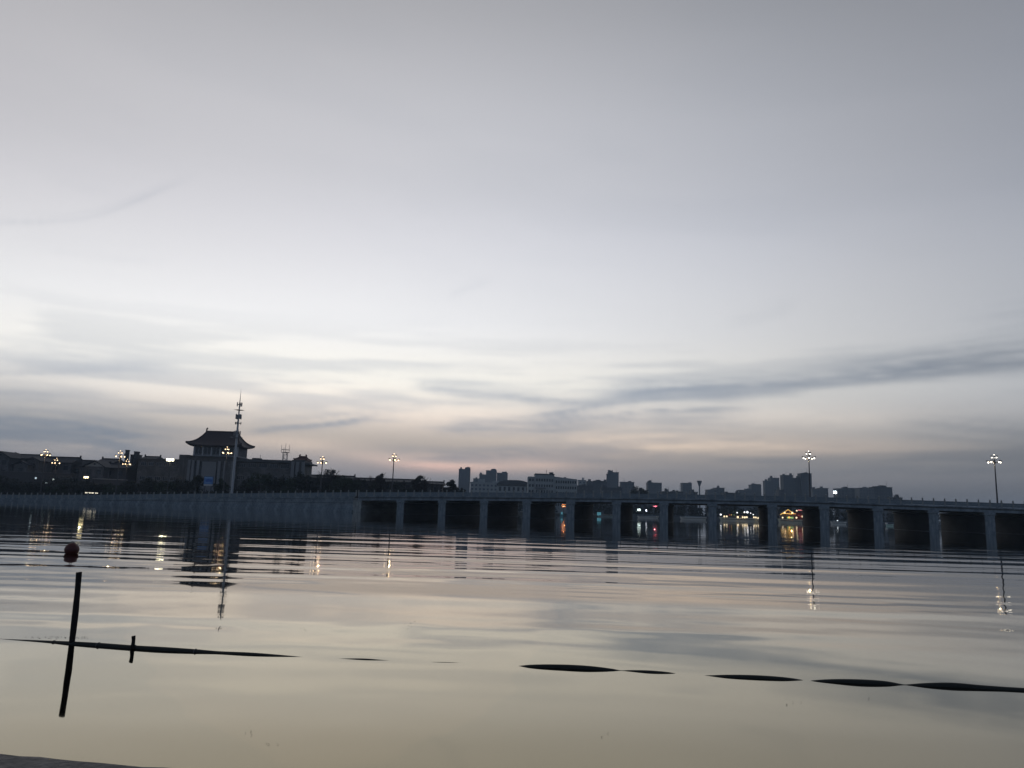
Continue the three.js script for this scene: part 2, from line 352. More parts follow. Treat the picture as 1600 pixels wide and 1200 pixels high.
{
  const br = thing('road_bridge', 'long low grey stone road bridge on wall piers across the lake', 'bridge', [0, 0, -BZ], null, -TH);
  const t0 = -38.8, t1 = 150;
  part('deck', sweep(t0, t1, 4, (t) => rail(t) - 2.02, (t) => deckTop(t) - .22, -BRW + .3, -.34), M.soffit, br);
  part('girder', sweep(t0, t1, 4, (t) => rail(t) - 2.12, (t) => rail(t) - 1.62, -.9, -.16), M.stone, br);
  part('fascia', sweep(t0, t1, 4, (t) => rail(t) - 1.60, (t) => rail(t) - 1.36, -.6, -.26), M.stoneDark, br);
  part('cornice', sweep(t0, t1, 4, (t) => rail(t) - 1.345, (t) => deckTop(t), -.8, .06), M.stone, br);
  part('roadway', sweep(t0, t1, 4, (t) => deckTop(t) - .2, (t) => deckTop(t) + .004, -BRW, -.82), M.asphalt, br);
  balustrade(br, t0, 134.2, 2.12);
  for (const t of PIERS) {
    const h = rail(t) - 2.13, p = part('pier', [slab(t - .88, t + .88, -1.5, h - .6, -BRW + .6, -.4)], M.pierShade, br);  // body coloured dark to deepen the shade in the openings; front keeps stone colour
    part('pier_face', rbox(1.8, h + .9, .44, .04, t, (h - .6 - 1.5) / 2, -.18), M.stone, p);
    part('pier_cap', rbox(2.15, .58, BRW - .2, .06, t, h - .3, -BRW / 2 + .22), M.stone, p);
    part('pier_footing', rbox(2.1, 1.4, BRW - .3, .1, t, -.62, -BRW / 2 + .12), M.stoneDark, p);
  }
  part('abutment', [slab(t0 - 1.2, t0 + 1.0, -1.5, rail(t0) - 2.13, -BRW + .5, .1)], M.stoneLight, br);
}
{
  const em = thing('embankment', 'blue grey stone embankment wall ramping down to the left of the bridge', 'embankment wall', [0, 0, -BZ], null, -TH);
  const t0 = -330, t1 = -40.1;
  part('wall', sweep(t0, t1, 4, () => -1.5, (t) => deckTop(t) - .34, -BRW, -.1), M.stone, em);
  part('ledge', sweep(t0, t1, 4, () => -1.5, (t) => Math.min(.55, deckTop(t) - .5), -.6, .5), M.stone, em);
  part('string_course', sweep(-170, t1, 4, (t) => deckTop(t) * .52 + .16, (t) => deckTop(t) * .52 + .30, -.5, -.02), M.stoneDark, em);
  part('coping', sweep(t0, t1, 4, (t) => deckTop(t) - .33, (t) => deckTop(t), -.9, .06), M.stone, em);
  part('roadway', sweep(t0, t1, 4, (t) => deckTop(t) - .3, (t) => deckTop(t) + .004, -BRW + .1, -.92), M.asphalt, em);
  balustrade(em, -166, t1 + .6, 2.12);
}

// ------------------------------------------------------------------ street lamps: two tiers of lit globes on curved arms
function makeLamp(height, bulb) {      // the head keeps its size, the pole its own height
  const o = new THREE.Group(), h = height - 2.0;
  part('pole', [cyl(.17, .10, h - .7, 0, .5, 0, 10), cyl(.34, .27, .5, 0, 0, 0, 10), cyl(.2, .13, .35, 0, h - .25, 0, 10)], M.metalDark, o);
  part('hub', [ball(.24, 0, h + .1, 0), cyl(.12, .045, 1.35, 0, h + .15, 0, 8)], M.metalDark, o);
  const tier = (n, r, y0, y1, turn, br) => {
    for (let k = 0; k < n; k++) {
      const a = turn + k / n * Math.PI * 2, c = Math.cos(a), s = Math.sin(a);
      const curve = new THREE.CatmullRomCurve3([[.1, y0], [r * .55, y0 + .05], [r * .92, y0 + .3], [r * 1.16, y1 + .3]].map(([q, y]) => new THREE.Vector3(q * c, y, q * s)));
      const arm = part('arm', new THREE.TubeGeometry(curve, 8, .05, 6), M.metalDark, o);
      part('lantern_cap', [new THREE.CylinderGeometry(.05, br * 1.2, .2, 10).translate(r * c, y1 + br + .1, r * s), ball(.14, r * 1.18 * c, y1 + .32, r * 1.18 * s, 6)], M.metalDark, arm);
      part('lantern_bulb', new THREE.SphereGeometry(br, 12, 9).translate(r * c, y1, r * s), bulb, arm);
    }
  };
  tier(5, 1.15, h, h + .08, .35, .165);
  tier(3, .48, h + .45, h + 1.05, .9, .13);
  part('top_bulb', ball(.10, 0, h + 1.65, 0), bulb, o);
  const l = new THREE.PointLight(0xffd9a6, 7, 60, 2); l.position.set(0, h - .5, .9); l.castShadow = true; l.name = 'lamp_glow'; o.add(l);
  return o;
}
[
  [72.3, 700.5, 0, 0, 'far left street lamp with clustered lit globes before the tiled house roofs'],
  [89, 714.5, 1, 0, 'small lit street lamp just right of and lower than the far left one'],
  [188.6, 702.5, 0, 0, 'lit street lamp in front of a dark narrow chimney, left of the floodlight'],
  [199.3, 716, 1, 0, 'low lit street lamp right under the one by the narrow chimney'],
  [355.4, 696.5, 0, 0, 'lit street lamp in front of the pavilion windows, left of the white mast'],
  [504.6, 711.5, 0, 0, 'street lamp between the long museum wing and a bare round bush'],
  [616, 707, 0, 0, 'street lamp above the left end of the bridge, right of the low dark roofs'],
  [1263.4, 702.5, 0, 1, 'street lamp on the bridge in front of the tall tower blocks'],
  [1553, 708, 0, 1, 'street lamp against empty sky at the right end of the bridge'],
].forEach(([px, py, far, white, label], i) => {
  const back = far ? BRW - 1 : .75, d = ray(px, py), u = d.x / -d.z, v = d.y / -d.z;
  const t = (u * (BZ + back * Math.cos(TH)) - back * Math.sin(TH)) / (Math.cos(TH) + u * Math.sin(TH)), p = onBridge(t, back), y = deckTop(t) + .01;
  const o = makeLamp(EYE.y + v * -p.z - y, white ? M.bulbWhite : M.bulbWarm); o.name = numbered('street_lamp');
  o.position.set(p.x, y, p.z); o.rotation.y = -TH + i * .53;
  o.userData = { label, category: 'street lamp', group: 'twin tier street lamps along the bridge road' };
  scene.add(o);
});

// ------------------------------------------------------------------ the telecom mast
{
  const b = onBridge(-75.2, 34), base = LAND;
  b.copy(at(362, 772, 239)); b.y = base;
  const top = at(374.6, 608, 239).y;
  const H = top - base, o = thing('telecom_mast', 'tall white tapering telecom mast with antenna rings in front of the pavilion', 'mast', [b.x, base, b.z]);
  part('mast_pole', [cyl(.42, .33, H * .62, 0, 0, 0, 14), cyl(.32, .17, H * .26, 0, H * .62, 0, 10)], M.metalWhite, o);
  part('spire', [cyl(.14, .02, H * .12, 0, H * .88, 0, 8), cyl(.26, .14, .8, 0, H * .865, 0, 8)], M.metalGrey, o);
  const y = (py) => at(369, py, 239).y - base;
  const ring = (py, r, h) => part('antenna_ring', [new THREE.TorusGeometry(r, .06, 6, 20).rotateX(Math.PI / 2).translate(0, y(py), 0), ...[0, 1, 2, 3].map((k) => rod([0, y(py), 0], [r * Math.cos(k * 1.571 + .4), y(py), r * Math.sin(k * 1.571 + .4)], .04))], M.metalGrey, o);
  const panels = (py, r, n, w, h, turn) => { ring(py, r); for (let k = 0; k < n; k++) { const a = turn + k / n * 6.283; part('antenna_panel', box(w, h, .14, 0, 0, 0).rotateY(-a + Math.PI / 2).translate(r * Math.cos(a), y(py), r * Math.sin(a)), M.metalGrey, o); } };
  panels(632, .75, 3, .45, 1.3, .3);
  part('star_platform', [cyl(.25, 1.5, .18, 0, y(641.5), 0, 5), cyl(1.5, .2, .12, 0, y(640.5), 0, 5), rod([-1.7, y(640.2), 0], [1.7, y(641.2), .2], .05)], M.metalGrey, o);
  panels(651, .85, 4, .5, 1.5, .7);
  panels(661, .9, 3, .4, .8, 1.4);
  ring(675, .95); panels(677, 1.0, 4, .35, 1.5, .1);
  ring(683.5, 1.75);
  part('platform', cyl(1.2, 1.2, .12, 0, y(684.5), 0, 12), M.metalGrey, o);
}

// ------------------------------------------------------------------ museum with a hipped pavilion roof
function hipRoof(a, b, ridge, H, lift, thick = .35) {      // concave hipped roof with raised corners; eave at y = 0
  const N = 10, S = 12, pos = [], idx = [];
  const ringAt = (s, dy, out) => {
    const ax = (a + out) * (1 - s) + ridge * s, bz = (b + out) * (1 - s) + .02 * s, pts = [];
    const y = H * (.42 * s + .58 * Math.pow(s, 2.1));
    for (let side = 0; side < 4; side++) for (let k = 0; k < N; k++) {
      const f = k / N * 2 - 1, c = Math.pow(Math.abs(f), 4) * lift * Math.pow(1 - s, 2.5), ex = 1 + .05 * Math.pow(Math.abs(f), 6) * (1 - s);
      const q = [[f * ax, bz], [ax, -f * bz], [-f * ax, -bz], [-ax, f * bz]][side];
      pts.push([q[0] * ex, y + c + dy, q[1] * ex]);
    }
    return pts;
  };
  const rings = [ringAt(0, -thick - .25, -1.3), ringAt(0, -thick, 0)];
  for (let s = 0; s <= S; s++) rings.push(ringAt(s / S, 0, 0));
  const n = 4 * N;
  rings.forEach((r) => r.forEach((p) => pos.push(...p)));
  for (let j = 0; j < rings.length - 1; j++) for (let k = 0; k < n; k++) { const p = j * n + k, q = j * n + (k + 1) % n; idx.push(p, q, p + n, q, q + n, p + n); }
  const g = new THREE.BufferGeometry(); g.setAttribute('position', new THREE.Float32BufferAttribute(pos, 3)); g.setIndex(idx);
  const h = g.toNonIndexed(); h.computeVertexNormals(); h.setAttribute('uv', new THREE.Float32BufferAttribute(new Float32Array(h.attributes.position.count * 2), 2));
  return h;
}
function ridgeLine(o, ridge, H, a, b, lift, mt, fin = .9) {
  const r = part('ridge', box(ridge * 2 + .3, .5, .4, 0, H + .15, 0), mt, o);
  for (const s of [-1, 1]) {
    part('ridge_finial', [box(.35, fin, .35, s * ridge, H + .3 + fin / 2, 0), ball(.3, s * (ridge - .15), H + .35 + fin, 0, 7)].map((g) => g.toNonIndexed()), mt, o);
  }
  for (const sx of [-1, 1]) for (const sz of [-1, 1]) {
    const pts = []; for (let k = 0; k <= 8; k++) { const s = k / 8; pts.push(new THREE.Vector3(sx * ((a * (1 - s)) * (1 + .05 * (1 - s)) + ridge * s), H * (.42 * s + .58 * Math.pow(s, 2.1)) + lift * Math.pow(1 - s, 2.5) + .12, sz * (b * (1 - s) * (1 + .05 * (1 - s))))); }
    part('hip_ridge', new THREE.TubeGeometry(new THREE.CatmullRomCurve3(pts), 12, .17, 6), mt, o);
  }
  return r;
}
function windowPart(parent, x0, x1, y0, y1, z, opt = {}) {
  const d = .22, w = part('window', [slab(x0, x1, y0, y1, z - d, z + .02)], opt.glass || M.glass, parent), f = .09;
  part('window_frame', [slab(x0 - f, x1 + f, y1, y1 + f, z - .05, z + .07), slab(x0 - f, x1 + f, y0 - f, y0, z - .05, z + .09), slab(x0 - f, x0, y0, y1, z - .05, z + .07), slab(x1, x1 + f, y0, y1, z - .05, z + .07), ...(opt.mullions ? [...Array(opt.mullions)].map((_, k) => { const x = x0 + (x1 - x0) * (k + 1) / (opt.mullions + 1); return slab(x - .04, x + .04, y0, y1, z + .02, z + .06); }) : [])], opt.frame || M.museumTrim, w);
  return w;
}
{
  const Z = 262, o = thing('museum', 'broad grey museum hall with a dark hipped pavilion roof above its centre', 'museum', [at(340, 770, Z).x, LAND, -Z]);
  const X = (px, py = 730) => at(px, py, Z).x - o.position.x, Y = (px, py) => at(px, py, Z).y - LAND;
  const y0 = -.3;
  // centre block
  const cx0 = X(295), cx1 = X(371), cy = Y(330, 714.5), wall = part('centre_block', slab(cx0, cx1, y0, cy, -18, 1.2), M.museum, o);
  part('parapet', slab(cx0 - .5, cx1 + .5, cy, cy + .35, -18.4, 1.75), M.museumDark, wall);
  for (const px of [298, 304, 312, 345, 354, 366]) part('pilaster', slab(X(px) - .45, X(px) + .45, y0, cy - 1.2, 1.2, 1.6), M.museumTrim, wall);
  part('entrance_panel', slab(X(318), X(340), y0 + 4, cy - 1.6, 1.2, 1.42), M.museumTrim, wall);
  for (const px of [307.8, 315.2, 342.4]) part('window', slab(X(px) - .5, X(px) + .5, y0 + 3, cy - 1.6, 1.2, 1.26), M.glass, wall);
  // pavilion
  const px0 = X(302, 705), px1 = X(370, 705), pv = part('pavilion', slab(px0, px1, cy + .35, Y(336, 695), -10.5, -1), M.plasterDull, o);
  part('sill_band', slab(px0 - .2, px1 + .2, cy + .36, Y(336, 711.5), -10.7, -.7), M.pavilionTrim, pv);
  for (let k = 0; k < 5; k++) {
    const a = px0 + (px1 - px0) * (k + .12) / 5, b = px0 + (px1 - px0) * (k + .88) / 5;
    windowPart(pv, a, b, Y(336, 709.6), Y(336, 698.6), -1, { mullions: 1, frame: M.pavilionTrim });
  }
  for (let k = 0; k <= 5; k++) { const x = px0 + (px1 - px0) * k / 5; part('column', cyl(.3, .27, Y(336, 697.5) - cy - .4, x, cy + .4, -.7, 8), M.pavilionTrim, pv); }
  const H = 5.0, a = (X(379.5, 694) - X(292.5, 691)) / 2, rd = (X(371, 676) - X(322, 676)) / 2 * 1.02, roof = new THREE.Group(); roof.name = 'pavilion_roof';
  roof.position.set((X(379.5, 694) + X(292.5, 691)) / 2, Y(336, 695.6), -5.6); o.add(roof);
  const rb = 6.6; part('tiled_roof', hipRoof(a - .45, rb, rd, H, .75), M.tile, roof); ridgeLine(roof, rd, H, a - .45, rb, .75, M.tile, .8);
  // steps and wings
  part('side_block', slab(X(279.5), X(295) - .004, y0, Y(287, 710.5), -14, .6), M.museum, o);
  const wl = part('left_wing', slab(X(215), X(279.5) - .004, y0, Y(247, 718.5), -16, 0), M.museum, o);
  part('parapet', slab(X(214), X(279.5) - .01, Y(247, 718.5), Y(247, 717), -16.2, .4), M.museumDark, wl);
  const wr = part('right_wing', slab(X(371) + .004, X(457), y0, Y(414, 722.5), -16, 0), M.museum, o);
  part('eave', slab(X(371) + .01, X(457), Y(414, 722.4), Y(414, 718.2), -16.4, .8), M.museumDark, wr);
  part('roof_hut', [slab(X(385), X(397), Y(414, 718.2), Y(391, 714), -8, -5)], M.museumDark, wr);
  part('roof_pole', rod([X(398), Y(398, 718), -5], [X(398), Y(398, 709), -5], .07), M.metalDark, wr);
  for (const [c, d] of [[371.8, 383.4], [387.8, 399.8], [404.8, 417], [422, 434.6], [439, 451.5]]) { windowPart(wr, X(c), X(d), Y(414, 730.5), Y(414, 725), 0, { mullions: 3 }); windowPart(wr, X(c), X(d), Y(414, 750), Y(414, 745), 0, { mullions: 3 }); }
  for (let k = 0; k < 5; k++) { const c = 220 + k * 12, d = c + 8; windowPart(wl, X(c), X(d), Y(247, 727.5), Y(247, 723), 0, { mullions: 2 }); windowPart(wl, X(c), X(d), Y(247, 750), Y(247, 745), 0, { mullions: 2 }); }
  // corner tower with its little roof
  const tw = part('corner_tower', slab(X(457) + .004, X(477), y0, Y(468, 719), -9, 1.0), M.museum, o);
  for (const px of [459, 466.3, 475.2]) part('pilaster', slab(X(px) - .55, X(px) + .55, y0, Y(468, 722), 1.0, 1.45), M.museumTrim, tw);
  part('lower_eave', [slab(X(453), X(484.5), Y(468, 725.6), Y(468, 723.4), -10, .95)], M.museumDark, tw);
  const cap = new THREE.Group(); cap.name = 'tower_roof'; cap.position.set(X(467.3), Y(468, 718.2), -4); o.add(cap);
  part('tiled_roof', hipRoof(2.15, 3.2, 1.2, 1.1, .25, .3), M.tileRed, cap); ridgeLine(cap, 1.2, 1.1, 2.15, 3.2, .25, M.tileRed, .35);
}
// lattice antenna mast behind the museum
{
  const Z = 300, p = at(441, 770, Z), o = thing('lattice_mast', 'small lattice antenna mast showing behind the flat museum wing', 'mast', [p.x, LAND, p.z]);
  const Y = (py) => at(441, py, Z).y - LAND, hw = .75, g = [], y1 = Y(707);
  for (const [a, b] of [[-1, -1], [1, -1], [1, 1], [-1, 1]]) g.push(rod([a * hw, 0, b * hw], [a * hw, y1, b * hw], .1));
  for (let k = 0; k < 12; k++) { const a = y1 * k / 12, b = y1 * (k + 1) / 12, s = k % 2 ? 1 : -1; for (const q of [-hw, hw]) { g.push(rod([-s * hw, a, q], [s * hw, b, q], .06, .06, 4)); g.push(rod([q, a, -s * hw], [q, b, s * hw], .06, .06, 4)); } }
  part('lattice', g, M.metalGrey, o);
  part('platform', [cyl(1.55, 1.55, .15, 0, y1, 0, 12), new THREE.TorusGeometry(1.6, .07, 5, 16).rotateX(Math.PI / 2).translate(0, y1 + 1.1, 0)], M.metalGrey, o);
  for (const [x, h] of [[-1.55, 3], [0, 3.6], [1.55, 3.2], [-.6, 2]]) part('antenna', cyl(.08, .06, h, x, y1, .3, 6), M.metalGrey, o);
}

// ------------------------------------------------------------------ houses on the left shore
function house(name, label, Z, x0, x1, yEave, yRidge, kind, o2 = {}) {
  const mid = (x0 + x1) / 2, a = at(x0, yEave, Z), b = at(x1, yEave, Z), c = at(mid, yRidge, Z), w = b.x - a.x, he = (a.y + b.y) / 2 - LAND, hr = c.y - LAND, D = o2.depth || 9;
  const o = thing(name, label, 'house', [(a.x + b.x) / 2, LAND, -Z], o2.group);
  part('wall', slab(-w / 2, w / 2, -.3, he, -D, 0), o2.wall || M.plasterDull, o);
  const ov = .7;
  if (kind === 'gable') {           // gable end towards the lake
    part('gable_wall', prism([[-w / 2, he], [w / 2, he], [0, hr - .25]], .3).translate(0, 0, -.3), o2.gable || M.plaster, o);
    const t = .3, e = -(hr - he) / (w / 2) * ov;
    part('roof', [prism([[0, hr], [w / 2 + ov, he + e], [w / 2 + ov, he + e + t], [0, hr + t]], D + 1.2).translate(0, 0, -D - .6), prism([[0, hr + t], [-w / 2 - ov, he + e + t], [-w / 2 - ov, he + e], [0, hr]], D + 1.2).translate(0, 0, -D - .6)], M.slate, o);
    part('window', slab(-w * .05, w * .05, he + (hr - he) * .3, he + (hr - he) * .55, 0, .05), M.glass, o);
  } else if (kind === 'flat') {
    { const v = w < 4 ? .08 : .3; part('roof', slab(-w / 2 - v, w / 2 + v, he, he + .35, -D - .2, v), M.slate, o); }
  } else {                          // ridge along the lake
    const g = prism([[-D - ov, he - .2], [ov, he - .2], [ov, he], [-D / 2, hr], [-D - ov, he]], w + 1.2).rotateY(Math.PI / 2).scale(1, 1, -1);
    g.translate(-w / 2 - .6, 0, 0);
    const idx = g.index; const h = g.toNonIndexed(); const P = h.attributes.position; for (let i = 0; i < P.count; i += 3) { for (const at_ of ['position', 'normal', 'uv']) { const q = h.attributes[at_], n = q.itemSize; for (let k = 0; k < n; k++) { const s = q.array[(i + 1) * n + k]; q.array[(i + 1) * n + k] = q.array[(i + 2) * n + k]; q.array[(i + 2) * n + k] = s; } } }
    h.computeVertexNormals();
    h.computeBoundingBox(); h.translate(0, 0, -h.boundingBox.max.z + ov);
    part('roof', h, M.slate, o);
    part('ridge', box(w + 1.2, .35, .4, 0, hr + .1, -D / 2), M.slate, o);
    for (const s of [-1, 1]) part('ridge_finial', box(.4, .7, .4, s * (w / 2 + .4), hr + .45, -D / 2), M.slate, o);
  }
  const nf = Math.max(1, Math.floor((he - 1) / 3.4)), nw = Math.max(1, Math.round(w / 3.4));
  for (let f = 0; f < nf; f++) for (let k = 0; k < nw; k++) { const x = -w / 2 + w * (k + .5) / nw, y = he - 2.5 - f * 3.3; if (y > .3) windowPart(o, x - .7, x + .7, y, y + 1.4, 0, { frame: M.brickDark }); }
  return o;
}
house('gabled_house', 'pale gabled house at the left edge of the row', 264, -14, 15, 714, 706, 'gable', { gable: M.plasterDull });
house('terrace_house', 'long dark tiled house right of the gabled one at the left edge', 270, 12, 63, 716, 709.3, 'ridge');
house('gabled_house', 'small gabled house in front of the long tiled roofs, left of the first lamp', 260, 43, 61, 719.5, 715.3, 'gable', { gable: M.plasterDull });
house('terrace_house', 'long dark tiled house behind the two left street lamps', 268, 64, 112, 722.5, 713.3, 'ridge');
house('gabled_house', 'squat house with a faint grey gable under the long roof at far left', 257, 22, 44, 726, 721, 'gable', { gable: M.plasterDull });
house('low_house', 'low dark house filling the gap left of the white gable', 270, 111, 130, 728, 723.2, 'ridge');
house('flat_house', 'flat roofed house just left of the white gable', 268, 128.5, 144, 720, 719, 'flat', { wall: M.plasterDull });
house('gabled_house', 'two storey house with a white triangular gable and small round window', 261, 132, 163, 728.8, 720.2, 'gable', { depth: 7 });
house('terrace_house', 'dark tiled house behind the white gable', 272, 151, 176, 722.5, 716, 'ridge');
house('terrace_house', 'dark house with stepped eaves between the white gable and the chimney', 265, 163, 198, 731, 724, 'ridge', { wall: M.brickDark });
house('chimney_tower', 'narrow dark tower rising right beside a lit street lamp', 285, 196, 200, 704.3, 703.5, 'flat', { wall: M.brickDark, depth: 1.4 });
house('stepped_block', 'dark stepped block with a raised stair head right of the narrow tower', 282, 204, 216, 711.6, 711, 'flat', { wall: M.brickDark, depth: 3 });
house('stair_head', 'small raised hut on top of the dark stepped block', 281, 209.5, 214.5, 706.7, 706, 'flat', { wall: M.brickDark, depth: 2 });
house('temple_house', 'dark house with a temple roof and finials between the stepped block and floodlight', 280, 219, 240, 717.5, 712.4, 'ridge', { wall: M.brickDark });
house('flat_house', 'flat dark block behind the floodlight', 276, 239, 280, 718.6, 718, 'flat', { wall: M.brickDark });
{ // terrace in front of the houses
  const Z = 255.5, a = at(-30, 735, Z), b = at(113, 741, Z), o = thing('terrace', 'dark terrace wall with a paler coping below the row of tiled houses', 'terrace wall', [0, LAND, -Z]);
  part('terrace_wall', prism([[a.x, -.3], [b.x, -.3], [b.x, b.y - LAND], [a.x, a.y - LAND]], 2).translate(0, 0, -1.5), M.brickDark, o);
  part('coping', prism([[a.x, a.y - LAND], [b.x, b.y - LAND], [b.x, b.y - LAND + .25], [a.x, a.y - LAND + .25]], 2.3).translate(0, 0, -1.65), M.plasterDull, o);
  const c = at(146, 748.5, Z), d = at(196, 750.5, Z), o3 = thing('terrace', 'low terrace with a pale edge below the white gabled house', 'terrace wall', [0, LAND, -Z]);
  part('terrace_wall', prism([[c.x, -.3], [d.x, -.3], [d.x, d.y - LAND], [c.x, c.y - LAND]], 2).translate(0, 0, -1.5), M.brickDark, o3);
  part('coping', prism([[c.x, c.y - LAND], [d.x, d.y - LAND], [d.x, d.y - LAND + .25], [c.x, c.y - LAND + .25]], 2.3).translate(0, 0, -1.65), M.plaster, o3);
}
function lowHall(label, x0, x1, yTop, yEave, Z) {
  return house('low_hall', label, Z, x0, x1, yEave, yTop, 'ridge', { wall: M.brickDark, depth: 10 });
}
lowHall('low dark hall roof between the museum tower and the bare round bush', 479, 548, 742.5, 747, 268);
lowHall('low dark hall roof left of the street lamp at the bridge end', 548, 646, 747.5, 752, 272);
lowHall('lowest dark hall roof between the bridge lamp and the small conifers', 640, 690, 752, 756, 276);

// small lights, signs and the floodlight
{
  const Z = 240, p = at(261, 770, Z), top = at(261, 719, Z), o = thing('floodlight_mast', 'mast with a bright yellow white bank of floodlights in front of the left wing', 'floodlight', [p.x, LAND, p.z]);
  const h = top.y - LAND;
  part('pole', cyl(.14, .09, h - .1, 0, 0, 0, 8), M.metalDark, o);
  part('crossbar', box(2.5, .12, .12, 0, h - .35, 0), M.metalDark, o);
  for (let k = -1; k <= 1; k++) { const f = part('floodlight_head', box(.72, .62, .3, k * .84, h + .12, -.02), M.metalDark, o); part('lamp_face', rbox(.66, .72, .1, .03, k * .84, h + .12, .2), M.flood, f); }
  const l = new THREE.PointLight(0xffeeb4, 12, 60, 2); l.position.set(0, h, .9); l.castShadow = true; o.add(l);
}
function smallLamp(label, px, py, Z, w, h, color, k, name = 'wall_lamp', power = 0) {
  const p = at(px, py, Z), o = thing(name, label, 'lamp', [p.x, p.y, p.z]);
  part('lamp_housing', rbox(w * 1.25, h * 1.3, .2, .03, 0, 0, -.12), M.metalDark, o);
  part('lamp_face', rbox(w, h, .12, .03, 0, 0, .05), mat(color, .4, { emissive: color, emissiveIntensity: k }), o);
  if (power) { const l = new THREE.PointLight(color, power, 30, 2); l.position.set(0, 0, .5); l.castShadow = true; o.add(l); }
  return o;
}
smallLamp('glowing yellow lit window strip below the white gable', 134.8, 745.8, 253, 1.5, .55, lin(1, .85, .5), 3.2, 'lit_sign', 6);
smallLamp('small pale lamp left of the middle of the dark terrace', 56, 747, 253, .5, .55, lin(.7, .85, .9), .7);
smallLamp('small pale lamp at the right of the dark terrace', 83.8, 749.5, 253, .5, .6, lin(.8, .9, .85), .8);
smallLamp('flat pale light low on the dark terrace, below the two lamps', 72.3, 754, 253, 1.1, .4, lin(.7, .85, .85), .9);
smallLamp('tiny lamp low in the dark bushes left of the museum', 176, 764, 246, .4, .4, lin(.8, .8, .7), .5);
{
  const Z = 239, p = at(143, 770.2, Z), o = thing('led_sign', 'low sign of tiny yellow white lit dots just above the embankment railing', 'sign', [p.x, LAND, p.z]);
  const y = p.y - LAND; part('sign_panel', box(4.2, .7, .15, 0, y, -.1), M.metalDark, o);
  part('leg', box(.12, y, .12, -1.6, y / 2, -.1), M.metalDark, o); part('leg', box(.12, y, .12, 1.6, y / 2, -.1), M.metalDark, o);
  const r = rng(9), e = mat(lin(.8, .75, .6), .5, { emissive: lin(1, .9, .68), emissiveIntensity: 1.3 });
  for (let k = 0; k < 10; k++) part('lit_letter', box(.2 + .12 * r(), .22 + .1 * r(), .06, -1.85 + k * .4 + .1 * r(), y + .04 * (r() - .5), .03), e, o);
}
{
  const Z = 238.6, a = at(318, 759, Z), b = at(333.3, 745, Z), w = b.x - a.x, h = b.y - a.y, o = thing('billboard', 'blue billboard with a white strip along its foot in front of the museum entrance', 'billboard', [(a.x + b.x) / 2, LAND, -Z]);
  const y0 = a.y - LAND, S = 128, cv = document.createElement('canvas'); cv.width = cv.height = S; const c = cv.getContext('2d');
  c.fillStyle = '#5b86bd'; c.fillRect(0, 0, S, S); c.fillStyle = '#86aad2'; c.fillRect(6, 8, 90, 22); c.fillStyle = '#3a68ad'; c.beginPath(); c.moveTo(20, 60); c.lineTo(60, 40); c.lineTo(118, 56); c.lineTo(118, 84); c.lineTo(30, 92); c.fill(); c.fillStyle = '#7fa3cc'; c.fillRect(14, 94, 80, 8); c.fillStyle = '#a9c0da'; c.fillRect(100, 14, 14, 14);
  const tx = new THREE.CanvasTexture(cv); tx.colorSpace = THREE.SRGBColorSpace;
  part('panel_frame', slab(-w / 2 - .08, w / 2 + .08, y0 - .08, y0 + h + .08, -.25, -.03), M.metalDark, o);
  part('printed_panel', slab(-w / 2, w / 2, y0 + h * .2, y0 + h, -.05, .02), mat(lin(1, 1, 1), .6, { map: tx }), o);
  part('white_strip', slab(-w / 2, w / 2, y0, y0 + h * .2 - .01, -.05, .02), M.metalWhite, o);
  for (const s of [-1, 1]) part('leg', slab(s * w * .35 - .1, s * w * .35 + .1, -.2, y0 - .08, -.2, -.05), M.metalDark, o);
  const q = at(304, 770, 244), k = thing('kiosk', 'narrow pale kiosk left of the blue billboard', 'kiosk', [q.x, LAND, q.z]); const kh = at(304, 759.5, 244).y - LAND;
  part('body', rbox(.9, kh - .2, .8, .05, 0, (kh - .2) / 2, 0), M.plasterDull, k); part('roof', box(1.1, .2, 1, 0, kh - .1, 0), M.museumDark, k);
}

// ------------------------------------------------------------------ trees
function leafCloud(r, n, blobs, size, flat = 1) {      // many leaf sized faces spread through uneven clumps
  const pos = [], nor = [], uv = [], v = new THREE.Vector3(), a = new THREE.Vector3(), b = new THREE.Vector3();
  for (let i = 0; i < n; i++) {
    const B = blobs[Math.floor(r() * blobs.length)], th = r() * 6.283, cz = r() * 2 - 1, q = Math.sqrt(1 - cz * cz), R = B[3] * Math.pow(r(), .42) * (.85 + .3 * r());
    v.set(B[0] + R * q * Math.cos(th), B[1] + R * cz * flat, B[2] + R * q * Math.sin(th));
    a.set(r() - .5, r() - .5, r() - .5).normalize(); b.set(r() - .5, r() - .5, r() - .5).cross(a).normalize(); const s = size * (.6 + .8 * r());
    const nn = a.clone().cross(b).normalize();
    for (const [x, y] of [[-1, -.5], [1, -.4], [0, .9]]) { pos.push(v.x + (a.x * x + b.x * y) * s, v.y + (a.y * x + b.y * y) * s, v.z + (a.z * x + b.z * y) * s); nor.push(nn.x, nn.y, nn.z); uv.push(0, 0); }
  }
  const g = new THREE.BufferGeometry(); g.setAttribute('position', new THREE.Float32BufferAttribute(pos, 3)); g.setAttribute('normal', new THREE.Float32BufferAttribute(nor, 3)); g.setAttribute('uv', new THREE.Float32BufferAttribute(uv, 2)); return g;
}
